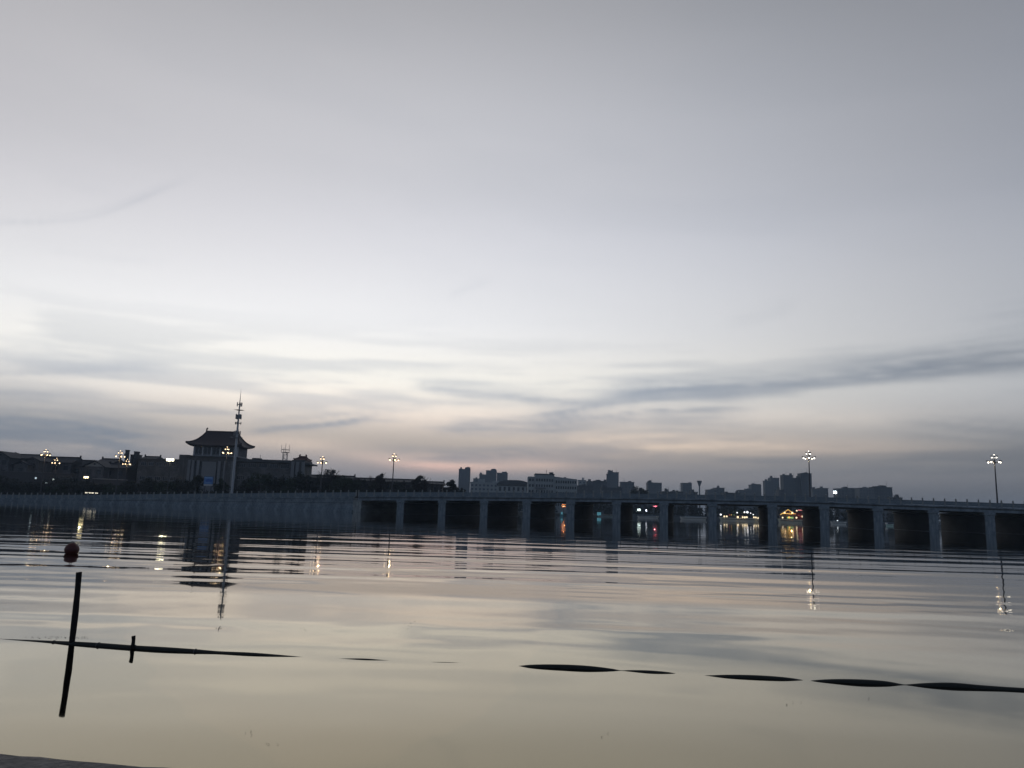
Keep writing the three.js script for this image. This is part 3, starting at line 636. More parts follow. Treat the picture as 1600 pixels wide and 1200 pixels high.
function branches(r, h, w, levels, n0) {
  const out = [];
  const grow = (p, d, len, rad, lv) => {
    const q = p.clone().addScaledVector(d, len); out.push(rod(p.toArray(), q.toArray(), rad, rad * .65, 5));
    if (!lv) return;
    const n = 2 + Math.floor(r() * 2);
    for (let k = 0; k < n; k++) { const e = d.clone().add(new THREE.Vector3((r() - .5) * 1.5 * w, .15 + r() * .3, (r() - .5) * 1.5 * w)).normalize(); grow(q.clone().addScaledVector(d, -len * .25 * r()), e, len * (.6 + .25 * r()), rad * .6, lv - 1); }
  };
  for (let k = 0; k < n0; k++) grow(new THREE.Vector3((r() - .5) * .3, 0, (r() - .5) * .3), new THREE.Vector3((r() - .5) * .5 * w, 1, (r() - .5) * .5 * w).normalize(), h * .36, h * .022 + .03, levels);
  return out;
}
let treeSeed = 100;
function tree(name, label, px, top, wpx, Z, o2 = {}) {
  const r = rng(treeSeed++), p = at(px, 770, Z), H = (at(px, top, Z).y - LAND) * 1.07, W = wpx * Z / 1200, o = thing(name, label, o2.cat || 'tree', [p.x, LAND, p.z], o2.group);
  if (o2.conifer) {
    part('trunk', cyl(.12, .03, H, 0, 0, 0, 6), M.bark, o);
    const b = []; for (let k = 0; k < 9; k++) b.push([(r() - .5) * .2, H * (.15 + .8 * k / 9), (r() - .5) * .2, W * .5 * (1 - k / 10)]);
    part('crown', leafCloud(r, 700, b, .16, .8), M.leaf, o); return o;
  }
  const tr = branches(r, H, o2.spread || 1, o2.bare ? 4 : 2, o2.stems || 2);
  part('trunk', tr, M.bark, o);
  const b = [], n = (o2.blobs || 14) + 10;
  for (let k = 0; k < n; k++) { const a = r() * 6.283, q = Math.sqrt(r()) * W * .42; const yy = H * (.40 + .56 * Math.pow(r(), .7) * (1 - .55 * (q / (W * .5)) ** 2)); b.push([q * Math.cos(a), yy, q * Math.sin(a) * .8, Math.min(W, H) * (.10 + .08 * r())]); }
  part('crown', leafCloud(r, (o2.n || 1600) * 1.6, b, o2.size || .22, .8), o2.bare ? M.twig : (o2.mat || M.leaf), o); return o;
}
tree('bare_tree', 'bare rounded bush tree right of the lamp beside the museum tower', 517, 733, 32, 262, { bare: 1, spread: 1.3, stems: 4, blobs: 16, n: 2000, size: .2 });
tree('bare_tree', 'bushy dark tree left of the lamp at the bridge end', 594, 742, 28, 255, { bare: 1, stems: 4, blobs: 18, n: 2600, size: .22 });
tree('bare_tree', 'bushy dark tree right of the lamp at the bridge end', 655, 744.5, 28, 255, { bare: 1, stems: 4, blobs: 18, n: 2600, size: .22 });
tree('conifer', 'small pointed conifer, first left of the round headed tree row', 675, 753.5, 8, 258, { conifer: 1 });
tree('conifer', 'small pointed conifer, the middle of three', 682, 754.5, 7, 258, { conifer: 1 });
tree('conifer', 'small pointed conifer nearest the round headed tree', 689, 755.5, 8, 258, { conifer: 1 });
tree('round_tree', 'round headed dark tree just left of the first far tower block', 704, 752, 23, 262, { n: 2600, blobs: 20 });
tree('shore_tree', 'low dark bush at the foot of the left tower block', 722, 763, 20, 270, { n: 900 });
const shoreTrees = [[404, 739, 44], [432, 742, 40], [386, 750, 34], [452, 748, 34], [476, 738, 40], [498, 744, 40], [536, 746, 50], [566, 750, 50], [622, 752, 44], [345, 750, 26], [306, 744, 26], [283, 750, 36], [258, 752, 36], [232, 748, 34], [205, 752, 36], [176, 756, 36], [148, 757, 36], [118, 757, 40], [86, 758, 40], [52, 757, 40], [18, 757, 44], [-14, 757, 44]];
const shoreWhere = ['before the right wing, tallest there', 'before the right wing near its end', 'beside the foot of the white mast', 'below the right end of the museum wing', 'at the foot of the corner tower', 'below the lamp beside the museum tower', 'below the bare round bush', 'before the low dark hall roof', 'around the lamp at the bridge end', 'between billboard and white mast', 'behind the narrow pale kiosk', 'left of the kiosk', 'under the floodlight', 'at the left end of the museum wing', 'below the narrow tower', 'right of the white gabled house', 'below the white gabled house', 'at the right end of the dark terrace', 'below the two left street lamps', 'before the middle of the dark terrace', 'near the left edge before the terrace', 'cut by the left edge of the picture'];
shoreTrees.forEach(([px, top, w], i) => tree('shore_tree', `dark leafy tree behind the embankment ${shoreWhere[i]}`, px, top, w, 243.5 + (i % 3) * 2, { n: 1500, blobs: 18, mat: i % 3 ? M.leaf : M.leafGreen }));

{ // undergrowth along the embankment road
  const r = rng(31), blobs = [];
  for (let px = -30; px < 722; px += 3.2) { const Z = 242.5 + r() * 8, p = at(px + r() * 3, 768, Z), h = (2.6 + 4.6 * fbm(px * .022, 5, 4)) * (px > 660 ? .62 : 1); for (let y = .4; y < h; y += .95) blobs.push([p.x + (r() - .5) * 1.2, LAND + y, p.z, .75 + .45 * r()]); }
  const m = part(numbered('shrubs'), leafCloud(r, 30000, blobs, .2, .9), M.leaf, scene);
  m.userData = { label: 'dark belt of shrubs behind the embankment railing on the left shore', category: 'shrubs', kind: 'stuff' };
}
// ------------------------------------------------------------------ the far town
function tower(label, px0, px1, top, Z, o2 = {}) {
  const a = at(px0, top, Z), b = at(px1, top, Z), w = b.x - a.x, h = (a.y + b.y) / 2 - LAND, D = o2.depth || Math.min(w, 11);
  const o = thing(o2.name || 'tower_block', label, o2.cat || 'building', [(a.x + b.x) / 2, LAND, -Z]);
  const m = o2.mat || M.city;
  part('wall', slab(-w / 2, w / 2, -.5, h, -D, 0), m, o);
  part('parapet', slab(-w / 2 - .3, w / 2 + .3, h, h + .7, -D - .3, .3), o2.capMat || m, o);
  const X = (px) => (at(px, top, Z).x - o.position.x), Y = (py, px = (px0 + px1) / 2) => at(px, py, Z).y - LAND;
  for (const [c, d, y, k] of o2.blocks || []) part(k || 'roof_block', slab(X(c), X(d), h + .7, Y(y, (c + d) / 2), -D * .8, -D * .1), o2.capMat || m, o);
  for (const [c, d, y] of o2.domes || []) { const cw = (X(d) - X(c)) / 2, yy = Y(y, (c + d) / 2); part('roof_drum', [cyl(cw, cw, Math.max(.5, yy - h - cw * .45), (X(c) + X(d)) / 2, h + .5, -D * .45, 12), new THREE.SphereGeometry(cw, 12, 6, 0, 6.283, 0, 1.57).scale(1, .45, 1).translate((X(c) + X(d)) / 2, yy - cw * .45, -D * .45)], o2.capMat || m, o); }
  const q = rng(Math.round(px0 * 31 + top)), nb = 1 + Math.floor(q() * 3);
  for (let k = 0; k < nb; k++) { const bw = w * (.08 + .14 * q()), bx = (q() - .5) * (w - bw), bh = .9 + 1.6 * q(); part('roof_hut', slab(bx - bw / 2, bx + bw / 2, h + .7, h + .7 + bh, -D * .7, -D * .25), m, o); }
  if (q() > .45) part('roof_pole', cyl(.16, .1, 3 + 4 * q(), (q() - .5) * w * .7, h + .7, -D * .4, 6), M.metalGrey, o);
  const fl = o2.floor || 3.1, nf = Math.floor((h - 1) / fl), nc = Math.max(2, Math.round(w / 3.3)), g = [];
  for (let f = 0; f < nf; f++) for (let k = 0; k < nc; k++) g.push(box(w / nc * .52, fl * .5, .2, -w / 2 + w * (k + .5) / nc, h - fl * (f + .6), .02));
  const win = part('windows', g, M.cityGlass, o); win.userData.kind = 'stuff';
  return o;
}
tower('slim far tower block with a rounded roof drum, first right of the trees', 717, 734.6, 733.5, 1000, { domes: [[726.5, 734, 729.3]] });
tower('low far block left of the stepped cluster', 739.5, 759, 748.5, 980);
tower('stepped far block behind the cluster beside the slim tower', 749, 761, 742, 1040);
tower('far tower block with a dark round cap in the middle of the cluster', 759.5, 776, 735.8, 980, { domes: [[767.5, 775.5, 732]] });
tower('far block with a raised right corner at the right of the cluster', 776.5, 793.4, 739.6, 1020, { blocks: [[784, 792, 737]] });
tower('low grey block beneath the stepped cluster', 735, 790, 755, 620, { mat: M.cityPale, depth: 12 });
{ // hall with a long curved roof
  const Z = 520, x0 = 778, x1 = 828, a = at(x0, 757, Z), b = at(x1, 757, Z), w = b.x - a.x, o = thing('round_hall', 'low pale hall with a long dark curved roof left of the apartment block', 'building', [(a.x + b.x) / 2, LAND, -Z]);
  const h = (a.y + b.y) / 2 - LAND, hr = at(805, 750.2, Z).y - LAND;
  part('wall', slab(-w / 2, w / 2, -.5, h, -14, 0), M.cityPale, o);
  const pts = [[-w / 2 - 1, h]]; for (let k = 0; k <= 10; k++) { const f = k / 10 * 2 - 1; pts.push([f * (w / 2 + .6), h + .6 + (hr - h - .6) * (1 - Math.pow(Math.abs(f), 3))]); } pts.push([w / 2 + 1, h]);
  part('curved_roof', prism(pts.reverse(), 16).translate(0, 0, -15), M.cityDark, o);
  part('cornice_band', slab(-w / 2 - .4, w / 2 + .4, h - 1.0, h - .4, -14.2, .5), M.cityDark, o);
  for (let k = 0; k < 7; k++) windowPart(o, -w / 2 + w * (k + .28) / 7, -w / 2 + w * (k + .72) / 7, h - 4.4, h - 1.8, 0, { frame: M.city });
}
{ // pale apartment block
  const Z = 440, a = at(825, 745, Z), b = at(902, 749, Z), w = b.x - a.x, o = thing('apartment_block', 'broad pale apartment block with storey bands, right of the curved roof hall', 'building', [(a.x + b.x) / 2, LAND, -Z]);
  const X = (px) => at(px, 747, Z).x - o.position.x, Y = (px, py) => at(px, py, Z).y - LAND, h1 = Y(830, 744.5), h2 = Y(850, 741.6), h3 = Y(885, 748);
  part('left_wing', slab(X(825), X(836), -.5, h1, -13, 0), M.cityPale, o);
  part('centre_wing', slab(X(836) + .003, X(866), -.5, h2, -14, .6), M.cityPale, o);
  part('right_wing', prism([[X(866) + .006, -.5], [X(902), -.5], [X(902), Y(902, 749)], [X(866) + .006, Y(866, 744.5)]], 12).translate(0, 0, -12.2), M.cityPale, o);
  part('parapet', [slab(X(835.5), X(866.5), h2, h2 + .5, -14.3, .9)], M.cityDark, o);
  part('roof_hut', slab(X(859), X(865), h2 + .5, h2 + 1.6, -8, -3), M.cityDark, o);
  part('roof_pole', rod([X(854), h2, -4], [X(854), h2 + 3, -4], .12), M.metalDark, o);
  part('roof_hut', slab(X(882.5), X(885.5), Y(884, 747.2), Y(884, 745), -8, -4), M.cityDark, o);
  for (let f = 0; f < 5; f++) {
    const y = h1 - 2.6 - f * 3.2;
    for (const [c, d, n, z] of [[826, 835, 2, 0], [837, 865, 7, .6], [868, 901, 9, -.2]]) for (let k = 0; k < n; k++) { const q0 = X(c) + (X(d) - X(c)) * (k + .2) / n, q1 = X(c) + (X(d) - X(c)) * (k + .8) / n; part('window', slab(q0, q1, y - (c > 866 ? .7 : 0), y + 1.5 - (c > 866 ? .7 : 0), z - .1, z + .05), M.glass, o); }
    if (f > 0) part('balcony_band', slab(X(837), X(853), y - 1.0, y - .2, .6, 1.5), M.city, o);
  }
}
tower('small far block right of the pale apartment block', 904, 915.5, 751, 760, { mat: M.cityPale, depth: 10 });
tower('wide low far block with sloping roof left of the single tower', 917, 948, 753, 800, { blocks: [[928, 947, 751]], mat: M.cityDark });
tower('single far tower block with a lower left shoulder over the bridge', 951, 966.8, 738.6, 900, { mat: M.city });
tower('lower left shoulder of the single far tower', 948, 951.3, 741.5, 899, { name: 'tower_annex' });
tower('squat far block right of the single tower', 970.5, 991, 754, 800);
tower('squat square far block standing alone above the bridge', 1012.5, 1034, 755, 850);
tower('slim far block left of the funnel shaped mast', 1066.5, 1081, 755.5, 900);
tower('low flat far block right of the funnel shaped mast', 1105.5, 1120, 766, 850);
tower('low far block with a higher right half, right of the funnel mast', 1119.5, 1132, 763, 860);
tower('low far block at the left foot of the stepped towers', 1155, 1174, 766.5, 900, { blocks: [[1166, 1174, 763.5]] });
tower('far block with slanting top left of the twin towers', 1174, 1189.4, 758.2, 930, { blocks: [[1178, 1189, 756.2]] });
tower('shorter left half of the far twin towers', 1195, 1204.5, 752, 1000);
tower('taller right half of the far twin towers', 1204.3, 1217.5, 747.3, 1003);
tower('left tall tower of the dark trio by the bridge lamp', 1224, 1238.8, 743.2, 900, { mat: M.cityDark });
tower('lower middle block of the dark trio by the bridge lamp', 1238.6, 1251.5, 747.6, 904, { mat: M.cityDark });
tower('tallest right tower of the dark trio behind the bridge lamp', 1251.3, 1268, 740.5, 900, { mat: M.cityDark, blocks: [[1255, 1267, 738.8]] });
tower('low far block just right of the bridge lamp', 1270, 1281, 765, 850);
tower('low far block left of the bright white light', 1281, 1294, 763.5, 860);
tower('low far block right of the bright white light', 1309, 1340, 764.5, 800, { blocks: [[1312, 1320, 763], [1325, 1338, 762.3]] });
tower('left part of the stepped far apartment row', 1343, 1366, 763.5, 780, { blocks: [[1351, 1358, 761.6]] });
tower('highest right part of the stepped far apartment row', 1365.7, 1394, 762, 783, { blocks: [[1369, 1386, 759.8], [1378, 1384, 758.4]], mat: M.cityDark });
for (const [x0, x1, y, Z, label] of [
  [693, 716, 763, 560, 'low roof behind the round headed tree, left of the slim tower'], [902, 926, 760, 640, 'low pale roof at the right foot of the apartment block'], [940, 972, 763.5, 620, 'low dark roofs under the single tower'],
  [985, 1011, 767.5, 600, 'low roof line left of the squat square block'], [1035, 1049, 769, 640, 'low roof just right of the squat square block'], [1049, 1067, 769, 700, 'lowest roof between the two squat blocks and the funnel mast'],
  [1080, 1090, 769.5, 700, 'tiny low roof at the foot of the funnel mast'], [1131, 1156, 771, 720, 'low roof left of the stepped towers, barely above the bridge'], [1217, 1225, 766.5, 700, 'small dark roof between twin towers and trio'], [1395, 1410, 778.5, 620, 'low roof at the right end of the stepped apartment row'],
]) tower(label, x0, x1, y, Z, { name: 'low_block', depth: 9, mat: M.cityDark });
{ // funnel shaped mast
  const Z = 820, p = at(1093, 775, Z), o = thing('funnel_mast', 'slim mast with a funnel shaped head alone on the skyline', 'mast', [p.x, LAND, p.z]), Y = (py) => at(1092.5, py, Z).y - LAND;
  part('shaft', cyl(1.0, .7, Y(759), 0, 0, 0, 10), M.city, o);
  part('funnel', [cyl(.8, 2.4, Y(753) - Y(760), 0, Y(760), 0, 12)], M.city, o);
  part('head', [cyl(2.6, 2.6, Y(751.2) - Y(753), 0, Y(753), 0, 12)], M.cityDark, o);
}
smallLamp('bright white light on a far rooftop right of the trio of towers', 1304.8, 769.3, 740, 3.4, 2.6, lin(.85, .95, 1), 3, 'rooftop_light', 40);
tree('dome_tree', 'dome shaped dark tree mass below the squat far block', 998, 761, 30, 470, { n: 2400, blobs: 26, size: .4 });
// trees along the far shore read as one dark belt
{
  const r = rng(77), blobs = [];
  for (let px = 690; px < 1760; px += 7) for (let k = 0; k < 2; k++) { const Z = 432 + r() * 26, p = at(px + r() * 7, 790, Z), h = 5.2 + 4.0 * fbm(px * .03, 3, 3) * 1.2 * r(); for (let y = 1.4; y < h; y += 1.7) blobs.push([p.x + (r() - .5) * 2, LAND + y, p.z, 1.3 + .5 * r()]); }
  const g = leafCloud(r, 42000, blobs, .42, .9), m = part(numbered('far_trees'), g, M.leaf, scene);
  m.userData = { label: 'dark belt of trees along the far shore behind the bridge', category: 'trees', kind: 'stuff' };
  const w = thing('shore_wall', 'low dark stone wall along the far shore beneath the trees', 'wall', [0, 0, 0]);
  part('wall', slab(58, 900, -1, 1.5, -426, -424.6), M.stoneDark, w); part('coping', slab(58, 900, 1.5, 1.7, -426.1, -424.4), M.stone, w);
}

// ------------------------------------------------------------------ boats seen under the bridge
function hullGeo(L, w, h, rake = .12) {
  const n = 14, pos = [], idx = [];
  for (let i = 0; i <= n; i++) { const f = i / n * 2 - 1, k = Math.pow(Math.max(0, 1 - Math.pow(Math.abs(f), 4)), .6), x = f * L / 2, s = h * (.18 * Math.pow(Math.abs(f), 3)); pos.push(x * (1 - rake), -.35, w / 2 * k * .8, x, h + s, w / 2 * k, x, h + s, -w / 2 * k, x * (1 - rake), -.35, -w / 2 * k * .8); }
  for (let i = 0; i < n; i++) for (let k = 0; k < 4; k++) { const a = i * 4 + k, b = i * 4 + (k + 1) % 4; idx.push(a, a + 4, b, b, a + 4, b + 4); }
  let g = new THREE.BufferGeometry(); g.setAttribute('position', new THREE.Float32BufferAttribute(pos, 3)); g.setIndex(idx); g = g.toNonIndexed(); g.computeVertexNormals(); g.setAttribute('uv', new THREE.Float32BufferAttribute(new Float32Array(g.attributes.position.count * 2), 2)); return g;
}
function boat(label, px0, px1, Z, h, hm) {
  const a = at(px0, 812, Z), b = at(px1, 812, Z), L = b.x - a.x, o = thing('tour_boat', label, 'boat', [(a.x + b.x) / 2, 0, -Z]);
  part('hull', hullGeo(L, Math.min(4, L * .3), h), hm || M.hullWhite, o);
  part('rubbing_strake', slab(-L * .44, L * .44, h * .55, h * .7, Math.min(4, L * .3) / 2 - .1, Math.min(4, L * .3) / 2 + .05), M.metalDark, o);
  o.userData.L = L; o.userData.X = (px) => at(px, 805, Z).x - o.position.x; o.userData.Y = (px, py) => at(px, py, Z).y; return o;
}
const em = (c, k) => mat(c, .4, { emissive: c, emissiveIntensity: k });
const E = { white: em(lin(.95, .97, 1), 1.9), warm: em(lin(1, .8, .5), 1.6), amber: em(lin(1, .62, .16), .95), orange: em(lin(1, .35, .08), .8), red: em(lin(1, .16, .12), .4), green: em(lin(.4, .8, .35), .3), teal: em(lin(.2, .6, .7), .22) };
function bulbs(o, list) { const { X, Y } = o.userData; for (const [px, py, r, m, z = 1.9] of list) part('boat_light', ball(r, X(px), Y(px, py), z, 8), m, o); }
function glow(o, px, py, c, k) { const { X, Y } = o.userData, l = new THREE.PointLight(c, k, 40, 2); l.position.set(X(px), Y(px, py), 3); l.castShadow = true; o.add(l); }
const tidy = (o) => { delete o.userData.X; delete o.userData.Y; delete o.userData.L; };
{
  const o = boat('long pale tour boat strung with white lights under the widest span', 1123, 1187.5, 372, 1.5, mat(lin(.66, .66, .58), .5)), { X, Y, L } = o.userData;
  part('canopy', slab(-L * .36, L * .38, 3.7, 3.85, -1.9, 1.9), M.cityDark, o);
  for (let k = 0; k < 7; k++) part('post', slab(-L * .35 + L * .72 * k / 6 - .05, -L * .35 + L * .72 * k / 6 + .05, 1.5, 3.7, 1.6, 1.7), M.metalDark, o);
  part('cabin', slab(-L * .3, L * .1, 1.5, 2.9, -1.4, 1.2), M.brickDark, o); part('awning', slab(X(1145), X(1168), 3.86, 4.8, -1, .9), M.leafGreen, o);
  bulbs(o, [[1124.5, 804, .42, E.white], [1130, 806.8, .38, E.warm], [1133.8, 806.8, .38, E.warm], [1150.8, 808, .46, E.warm], [1150, 801, .3, E.white], [1158.5, 808, .36, E.warm], [1161.8, 808.3, .44, E.warm], [1165, 808, .4, E.warm], [1161.5, 800.3, .36, E.white], [1166, 800.3, .5, E.white], [1171, 801.8, .24, E.white], [1175, 804, .26, E.white], [1176, 808.3, .36, E.warm], [1179, 808.5, .36, E.warm], [1183, 809.3, .44, E.warm], [1186.5, 803, .62, E.white], [1186.3, 809, .36, E.warm], [1138, 804.6, .2, E.red], [1141, 804.4, .2, E.amber], [1145, 804.6, .2, E.green]]);
  glow(o, 1155, 806, 0xffe0b0, 5); tidy(o);
}
{
  const o = boat('pavilion boat outlined in yellow lights with a red sign', 1215, 1254.5, 366, 1.6, mat(lin(.6, .6, .5), .5)), { X, Y, L } = o.userData;
  const ya = Y(1229, 802.5), yt = Y(1229.5, 796.2);
  part('cabin', slab(X(1219), X(1241), 1.5, ya - .3, -1.4, 1.3), M.brickDark, o);
  const roof = part('pavilion_roof', prism([[X(1219.5), ya], [X(1240.5), ya], [X(1230), yt]], 3.2).translate(0, 0, -1.7), M.tileRed, o);
  part('roof_light_strip', [rod([X(1221), ya + .05, 1.62], [X(1229.7), yt, 1.62], .13), rod([X(1239), ya + .05, 1.62], [X(1229.7), yt, 1.62], .13), rod([X(1220), ya, 1.66], [X(1241), ya, 1.66], .15), rod([X(1217.5), ya - .6, 1.66], [X(1220.5), ya, 1.66], .15)], E.amber, roof);
  part('stern_cabin', slab(X(1241.5), X(1254), 1.5, 4.9, -1.3, 1.1), M.red, o);
  part('red_sign', rbox(2.5, .42, .16, .04, X(1249.5), Y(1249, 797.2), 1.3), em(lin(1, .3, .28), .7), o);
  part('green_lamp_strip', slab(X(1228), X(1238), 2.0, 2.8, 1.3, 1.38), E.green, o);
  bulbs(o, [[1224, 801, .36, E.warm], [1235.8, 801.2, .42, E.warm], [1242.8, 798, .34, E.warm], [1220.5, 808.7, .36, E.warm], [1230.5, 808.5, .46, E.amber], [1242, 808.8, .4, E.warm], [1251.8, 807, .5, E.warm], [1248.5, 806.8, .2, E.red], [1246, 805, .18, E.red], [1253, 804, .18, E.red], [1238, 803, .26, E.red]]);
  glow(o, 1232, 805, 0xffb866, 5); tidy(o);
}
{
  const o = boat('long low white boat with no lights, in the span left of the lit boats', 1062, 1104.5, 380, 1.15), { L } = o.userData; part('low_cabin', slab(-L * .3, L * .32, 1.1, 1.5, -1.2, 1.0), M.cityPale, o); tidy(o);
  const p = boat('low white boat moored below two white lamps', 995.5, 1029.5, 398, .95), { X, Y } = p.userData;
  part('low_cabin', slab(X(1003), X(1024), .9, 1.3, -1.1, 1), M.city, p); tidy(p);
  const q = boat('small pale boat left of the bridge pier, right of the pavilion boat', 1297, 1323, 352, 1.1); part('bench', slab(-2, 2, 1, 1.35, -.8, .8), M.cityPale, q); tidy(q);
  const u = boat('small greenish white boat in the gap near the right of the bridge', 1383.5, 1396, 330, .9, mat(lin(.5, .68, .6), .5)); part('bow_rise', slab(-1.7, -1.0, .9, 1.5, -.4, .4), M.hullWhite, u); tidy(u);
  const s = boat('dim teal boat with a small light in the fifth dark span', 933.5, 958, 384, .7, mat(lin(.3, .36, .36), .5)); part('cabin', slab(-4, -2.2, .6, 2.2, -.7, .7), E.teal, s); s.children.at(-1).name = 'lamp_cabin'; tidy(s);
}
smallLamp('bright oval white lamp on the far quay above the moored boat', 998.5, 796.6, 412, 1.7, 1.1, lin(.85, 1, .95), 1.6, 'quay_lamp', 3);
smallLamp('small narrow white lamp right of the bright oval one', 1009.8, 797.8, 412, .7, 1.1, lin(.85, .9, 1), 1.3, 'quay_lamp', 2);
smallLamp('red oblong neon lamp high in the span of the moored boat', 1023.6, 791, 412, 2.2, .5, lin(1, .3, .36), .6, 'neon_lamp', 2);
{
  const o = thing('neon_sign', 'orange flame shaped neon sign at the edge of a dark span', 'sign', at(881, 791, 300).toArray());
  part('neon_flame', [rod([-.9, .15, 0], [-.4, .8, 0], .1), rod([-.4, .8, 0], [.15, .4, 0], .11), rod([.15, .4, 0], [.8, .75, 0], .1), rod([-.7, -.2, 0], [.7, -.05, 0], .2)], E.orange, o);
  part('neon_core', rbox(.7, .26, .2, .05, -.1, 0, .1), E.warm, o);
  part('sign_pole', rod([0, -.3, -.2], [0, -o.position.y - .5, -.2], .12), M.metalDark, o);
  const l = new THREE.PointLight(0xff8844, 3, 40, 2); l.position.set(0, 0, 1); l.castShadow = true; o.add(l);
  const b = boat('tiny teal boat below the orange neon sign', 874.5, 880.5, 296, .8, mat(lin(.12, .35, .42), .5)); part('lamp_cabin', slab(-.3, .35, .7, 1.7, -.2, .2), E.teal, b); tidy(b);
  smallLamp('white lamp low over the water right of the pavilion boat', 1308.5, 813.4, 351, .5, .35, lin(.85, .95, 1), 1.5, 'boat_lamp');
}

// ------------------------------------------------------------------ near things on the water
{ // red buoy
  const p = onLevel(111.5, 865, 0), R = .185, o = thing('buoy', 'round dull red buoy floating beyond the tall wooden stake', 'buoy', [p.x, 0, p.z]);
  const pts = []; for (let k = 0; k <= 18; k++) { const a = -Math.PI / 2 + k / 18 * Math.PI; pts.push(new THREE.Vector2(Math.cos(a) * R * (1 + .04 * Math.cos(2 * a)), Math.sin(a) * R * 1.02)); }
  const body = part('float', new THREE.LatheGeometry(pts, 28).translate(0, .115, 0), mat(lin(.085, .016, .014), .6), o);
  part('seam', new THREE.TorusGeometry(R * 1.035, .008, 6, 32).rotateX(Math.PI / 2).translate(0, .115, 0), mat(lin(.06, .013, .011), .6), body);
  part('top_eye', new THREE.TorusGeometry(.028, .009, 6, 14).translate(0, .32, 0), M.metalDark, o);
}
function stake(label, bx, by, tx, ty, wpx, sub) {
  const b = onLevel(bx, by, 0), depth = -b.z, t = at(tx, ty, depth), r0 = wpx / 2 * depth / 1200 * .86, o = thing('wooden_stake', label, 'stake', [b.x, 0, b.z]), pts = [], d = new THREE.Vector3(t.x - b.x, t.y, -.02 * t.y), n = 40, m = 18, uv = [], idx = [], q = rng(sub), ph = q() * 6;
  const ny = 42, y0 = -.25 / t.y;
  for (let j = 0; j <= ny; j++) for (let k = 0; k <= m; k++) {
    const f = y0 + (1 - y0) * j / ny, a = k / m * 6.2832, knot = .05 * Math.sin(f * 9 + ph) + .10 * (fbm(Math.cos(a) * 1.6 + 4, f * t.y * 10 + Math.sin(a) * 1.6, 3) - .5), r = r0 * (1.02 - .07 * f) * (1 + knot);
    pts.push(d.x * f + Math.cos(a) * r + .006 * Math.sin(f * 3.2), t.y * f + (j === ny ? .012 * Math.sin(a + 1) : 0), d.z * f + Math.sin(a) * r); uv.push(k / m * 2, f * t.y * 3);
  }
  for (let j = 0; j < ny; j++) for (let k = 0; k < m; k++) { const a = j * (m + 1) + k, c = a + m + 1; idx.push(a, c, a + 1, a + 1, c, c + 1); }
  const g = new THREE.BufferGeometry(); g.setAttribute('position', new THREE.Float32BufferAttribute(pts, 3)); g.setAttribute('uv', new THREE.Float32BufferAttribute(uv, 2)); g.setIndex(idx); g.computeVertexNormals();
  part('shaft', g, new THREE.MeshStandardMaterial({ color: lin(.016, .013, .011), roughness: .95, bumpMap: grit, bumpScale: .006 }), o);
  part('cut_top', cyl(r0 * .96, r0 * .9, .012, d.x + .0, t.y - .008, d.z, 16), mat(lin(.05, .042, .034), .9), o);
}
stake('tall dark wooden stake standing up through the floating hose', 112, 1006, 122.3, 895, 10, 3);
stake('short dark wooden stub rising just right of the tall stake', 206, 1014.5, 208.5, 994.5, 6.5, 4);
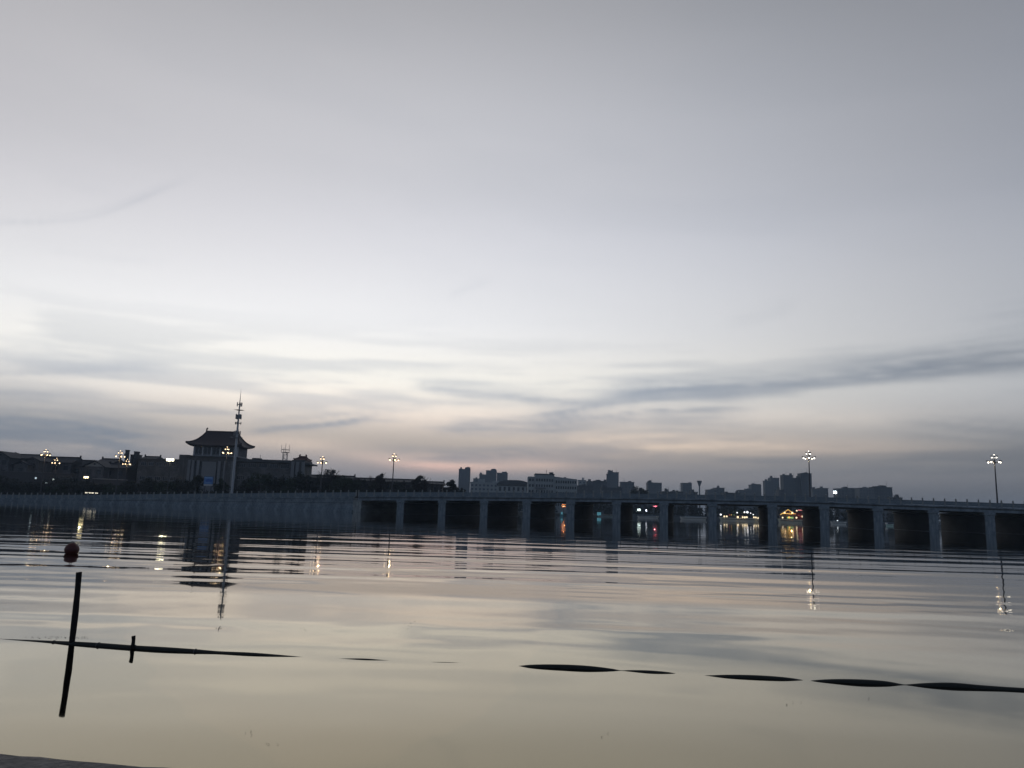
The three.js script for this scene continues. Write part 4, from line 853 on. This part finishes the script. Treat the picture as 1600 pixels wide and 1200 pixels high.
{ // floating hose: it rides up and dips under along its length
  const P = [[-60, 995.5, .1], [-20, 997.4, .3], [0, 998.4, .35], [15, 999.5, .7], [40, 1001, 1.3], [80, 1003.5, 2.2], [112, 1006, 3.4], [160, 1009.5, 4.2], [208, 1013, 4.2], [250, 1015.5, 4.4], [300, 1018, 3.6], [340, 1020, 2.4], [390, 1022.5, 2.7], [430, 1024.5, 1.8], [472, 1026.5, .1], [500, 1028, -.7], [532, 1029, .1], [570, 1030.3, 1.2], [608, 1032, 0], [645, 1033.5, -.6], [680, 1034.6, .2], [700, 1035, .35], [718, 1035.5, 0], [760, 1038.5, -1.2], [800, 1040, -.2], [830, 1041.5, 2.6], [880, 1043.3, 4.4], [920, 1045.2, 4.2], [955, 1046.8, 1.9], [970, 1047.6, .3], [985, 1048.2, 1.1], [1015, 1050, 2.2], [1045, 1051.6, 1.2], [1065, 1052.6, -.2], [1085, 1054, -.8], [1105, 1055.4, .2], [1135, 1057, 2.4], [1180, 1058.8, 3.4], [1225, 1061, 2.6], [1250, 1062.2, .5], [1261, 1063, -.2], [1272, 1063.6, .6], [1300, 1064.5, 2.9], [1345, 1066.8, 4.6], [1385, 1068.3, 3.4], [1408, 1069.4, .6], [1414, 1069.8, .2], [1422, 1070, .9], [1450, 1071, 3.4], [1490, 1072.5, 5.0], [1530, 1074.8, 4.0], [1570, 1076.8, 3.2], [1610, 1079, 3.2], [1660, 1081, 3.4], [1720, 1083, 0], [1800, 1086, 3]];
  const R = .045, pts = P.map(([x, y, e]) => { const p = onLevel(x, y, 0), mpp = -p.z / 1200, up = e * mpp * 1.05; p.y = up >= 0 ? up - R : -R - .008; return p; });
  const curve = new THREE.CatmullRomCurve3(pts, false, 'centripetal');
  const o = thing('floating_hose', 'long dark hose floating across the near water, dipping under in places', 'hose', [0, 0, 0]);
  part('hose', new THREE.TubeGeometry(curve, 900, R, 16), new THREE.MeshStandardMaterial({ color: lin(.013, .015, .012), roughness: .75, bumpMap: grit, bumpScale: .003 }), o);
  const band = [];
  for (const u of [.09, .135, .17, .225]) { const q = curve.getPointAt(u), tg = curve.getTangentAt(u); band.push(new THREE.TorusGeometry(R * 1.0, .006, 6, 20).applyQuaternion(new THREE.Quaternion().setFromUnitVectors(new THREE.Vector3(0, 0, 1), tg)).translate(q.x, q.y, q.z)); }
  for (const b of band) part('clamp_band', b, M.metalDark, o);
}

// scraps of weed drifting on the near water
{
  const scrap = (label, list, seed) => {
    const r = rng(seed), g = [];
    for (const [px, py, n, sx, sy] of list) for (let k = 0; k < n; k++) {
      const p = onLevel(px + (r() - .5) * sx, py + (r() - .5) * sy, 0), a = r() * 6.283, L = .003 + .010 * r() * r();
      g.push(rod([p.x - Math.cos(a) * L, .003, p.z - Math.sin(a) * L], [p.x + Math.cos(a) * L, .004 + .008 * r(), p.z + Math.sin(a) * L],   .0014, .0008, 4));
      if (r() > .5) g.push(new THREE.SphereGeometry(.002 + .003 * r(), 6, 4).scale(1.6, .4, 1).rotateY(a).translate(p.x, .003, p.z));
    }
    const m = part(numbered('floating_weed'), g, mat(lin(.03, .032, .018), .9), scene); m.userData = { label, category: 'weed', kind: 'stuff' };
  };
  scrap('thin line of floating weed scraps behind the tall wooden stake', [[85, 997, 22, 50, 4], [125, 996, 12, 24, 4], [50, 997, 6, 20, 3]], 41);
  scrap('few specks of weed adrift on the still water at lower centre', [[390, 1146, 4, 22, 8], [428, 1162, 3, 26, 4]], 42);
  scrap('few specks of weed adrift below the right hand hose floats', [[1240, 1099, 4, 24, 6], [1350, 1092, 2, 16, 4], [945, 1150, 2, 20, 8]], 43);
  scrap('sparse specks of weed on the water beyond the hose gap', [[640, 976, 6, 24, 14], [476, 984, 4, 12, 8], [302, 925, 8, 10, 8], [330, 921, 10, 44, 2]], 44);
}

renderer.render(scene, camera);
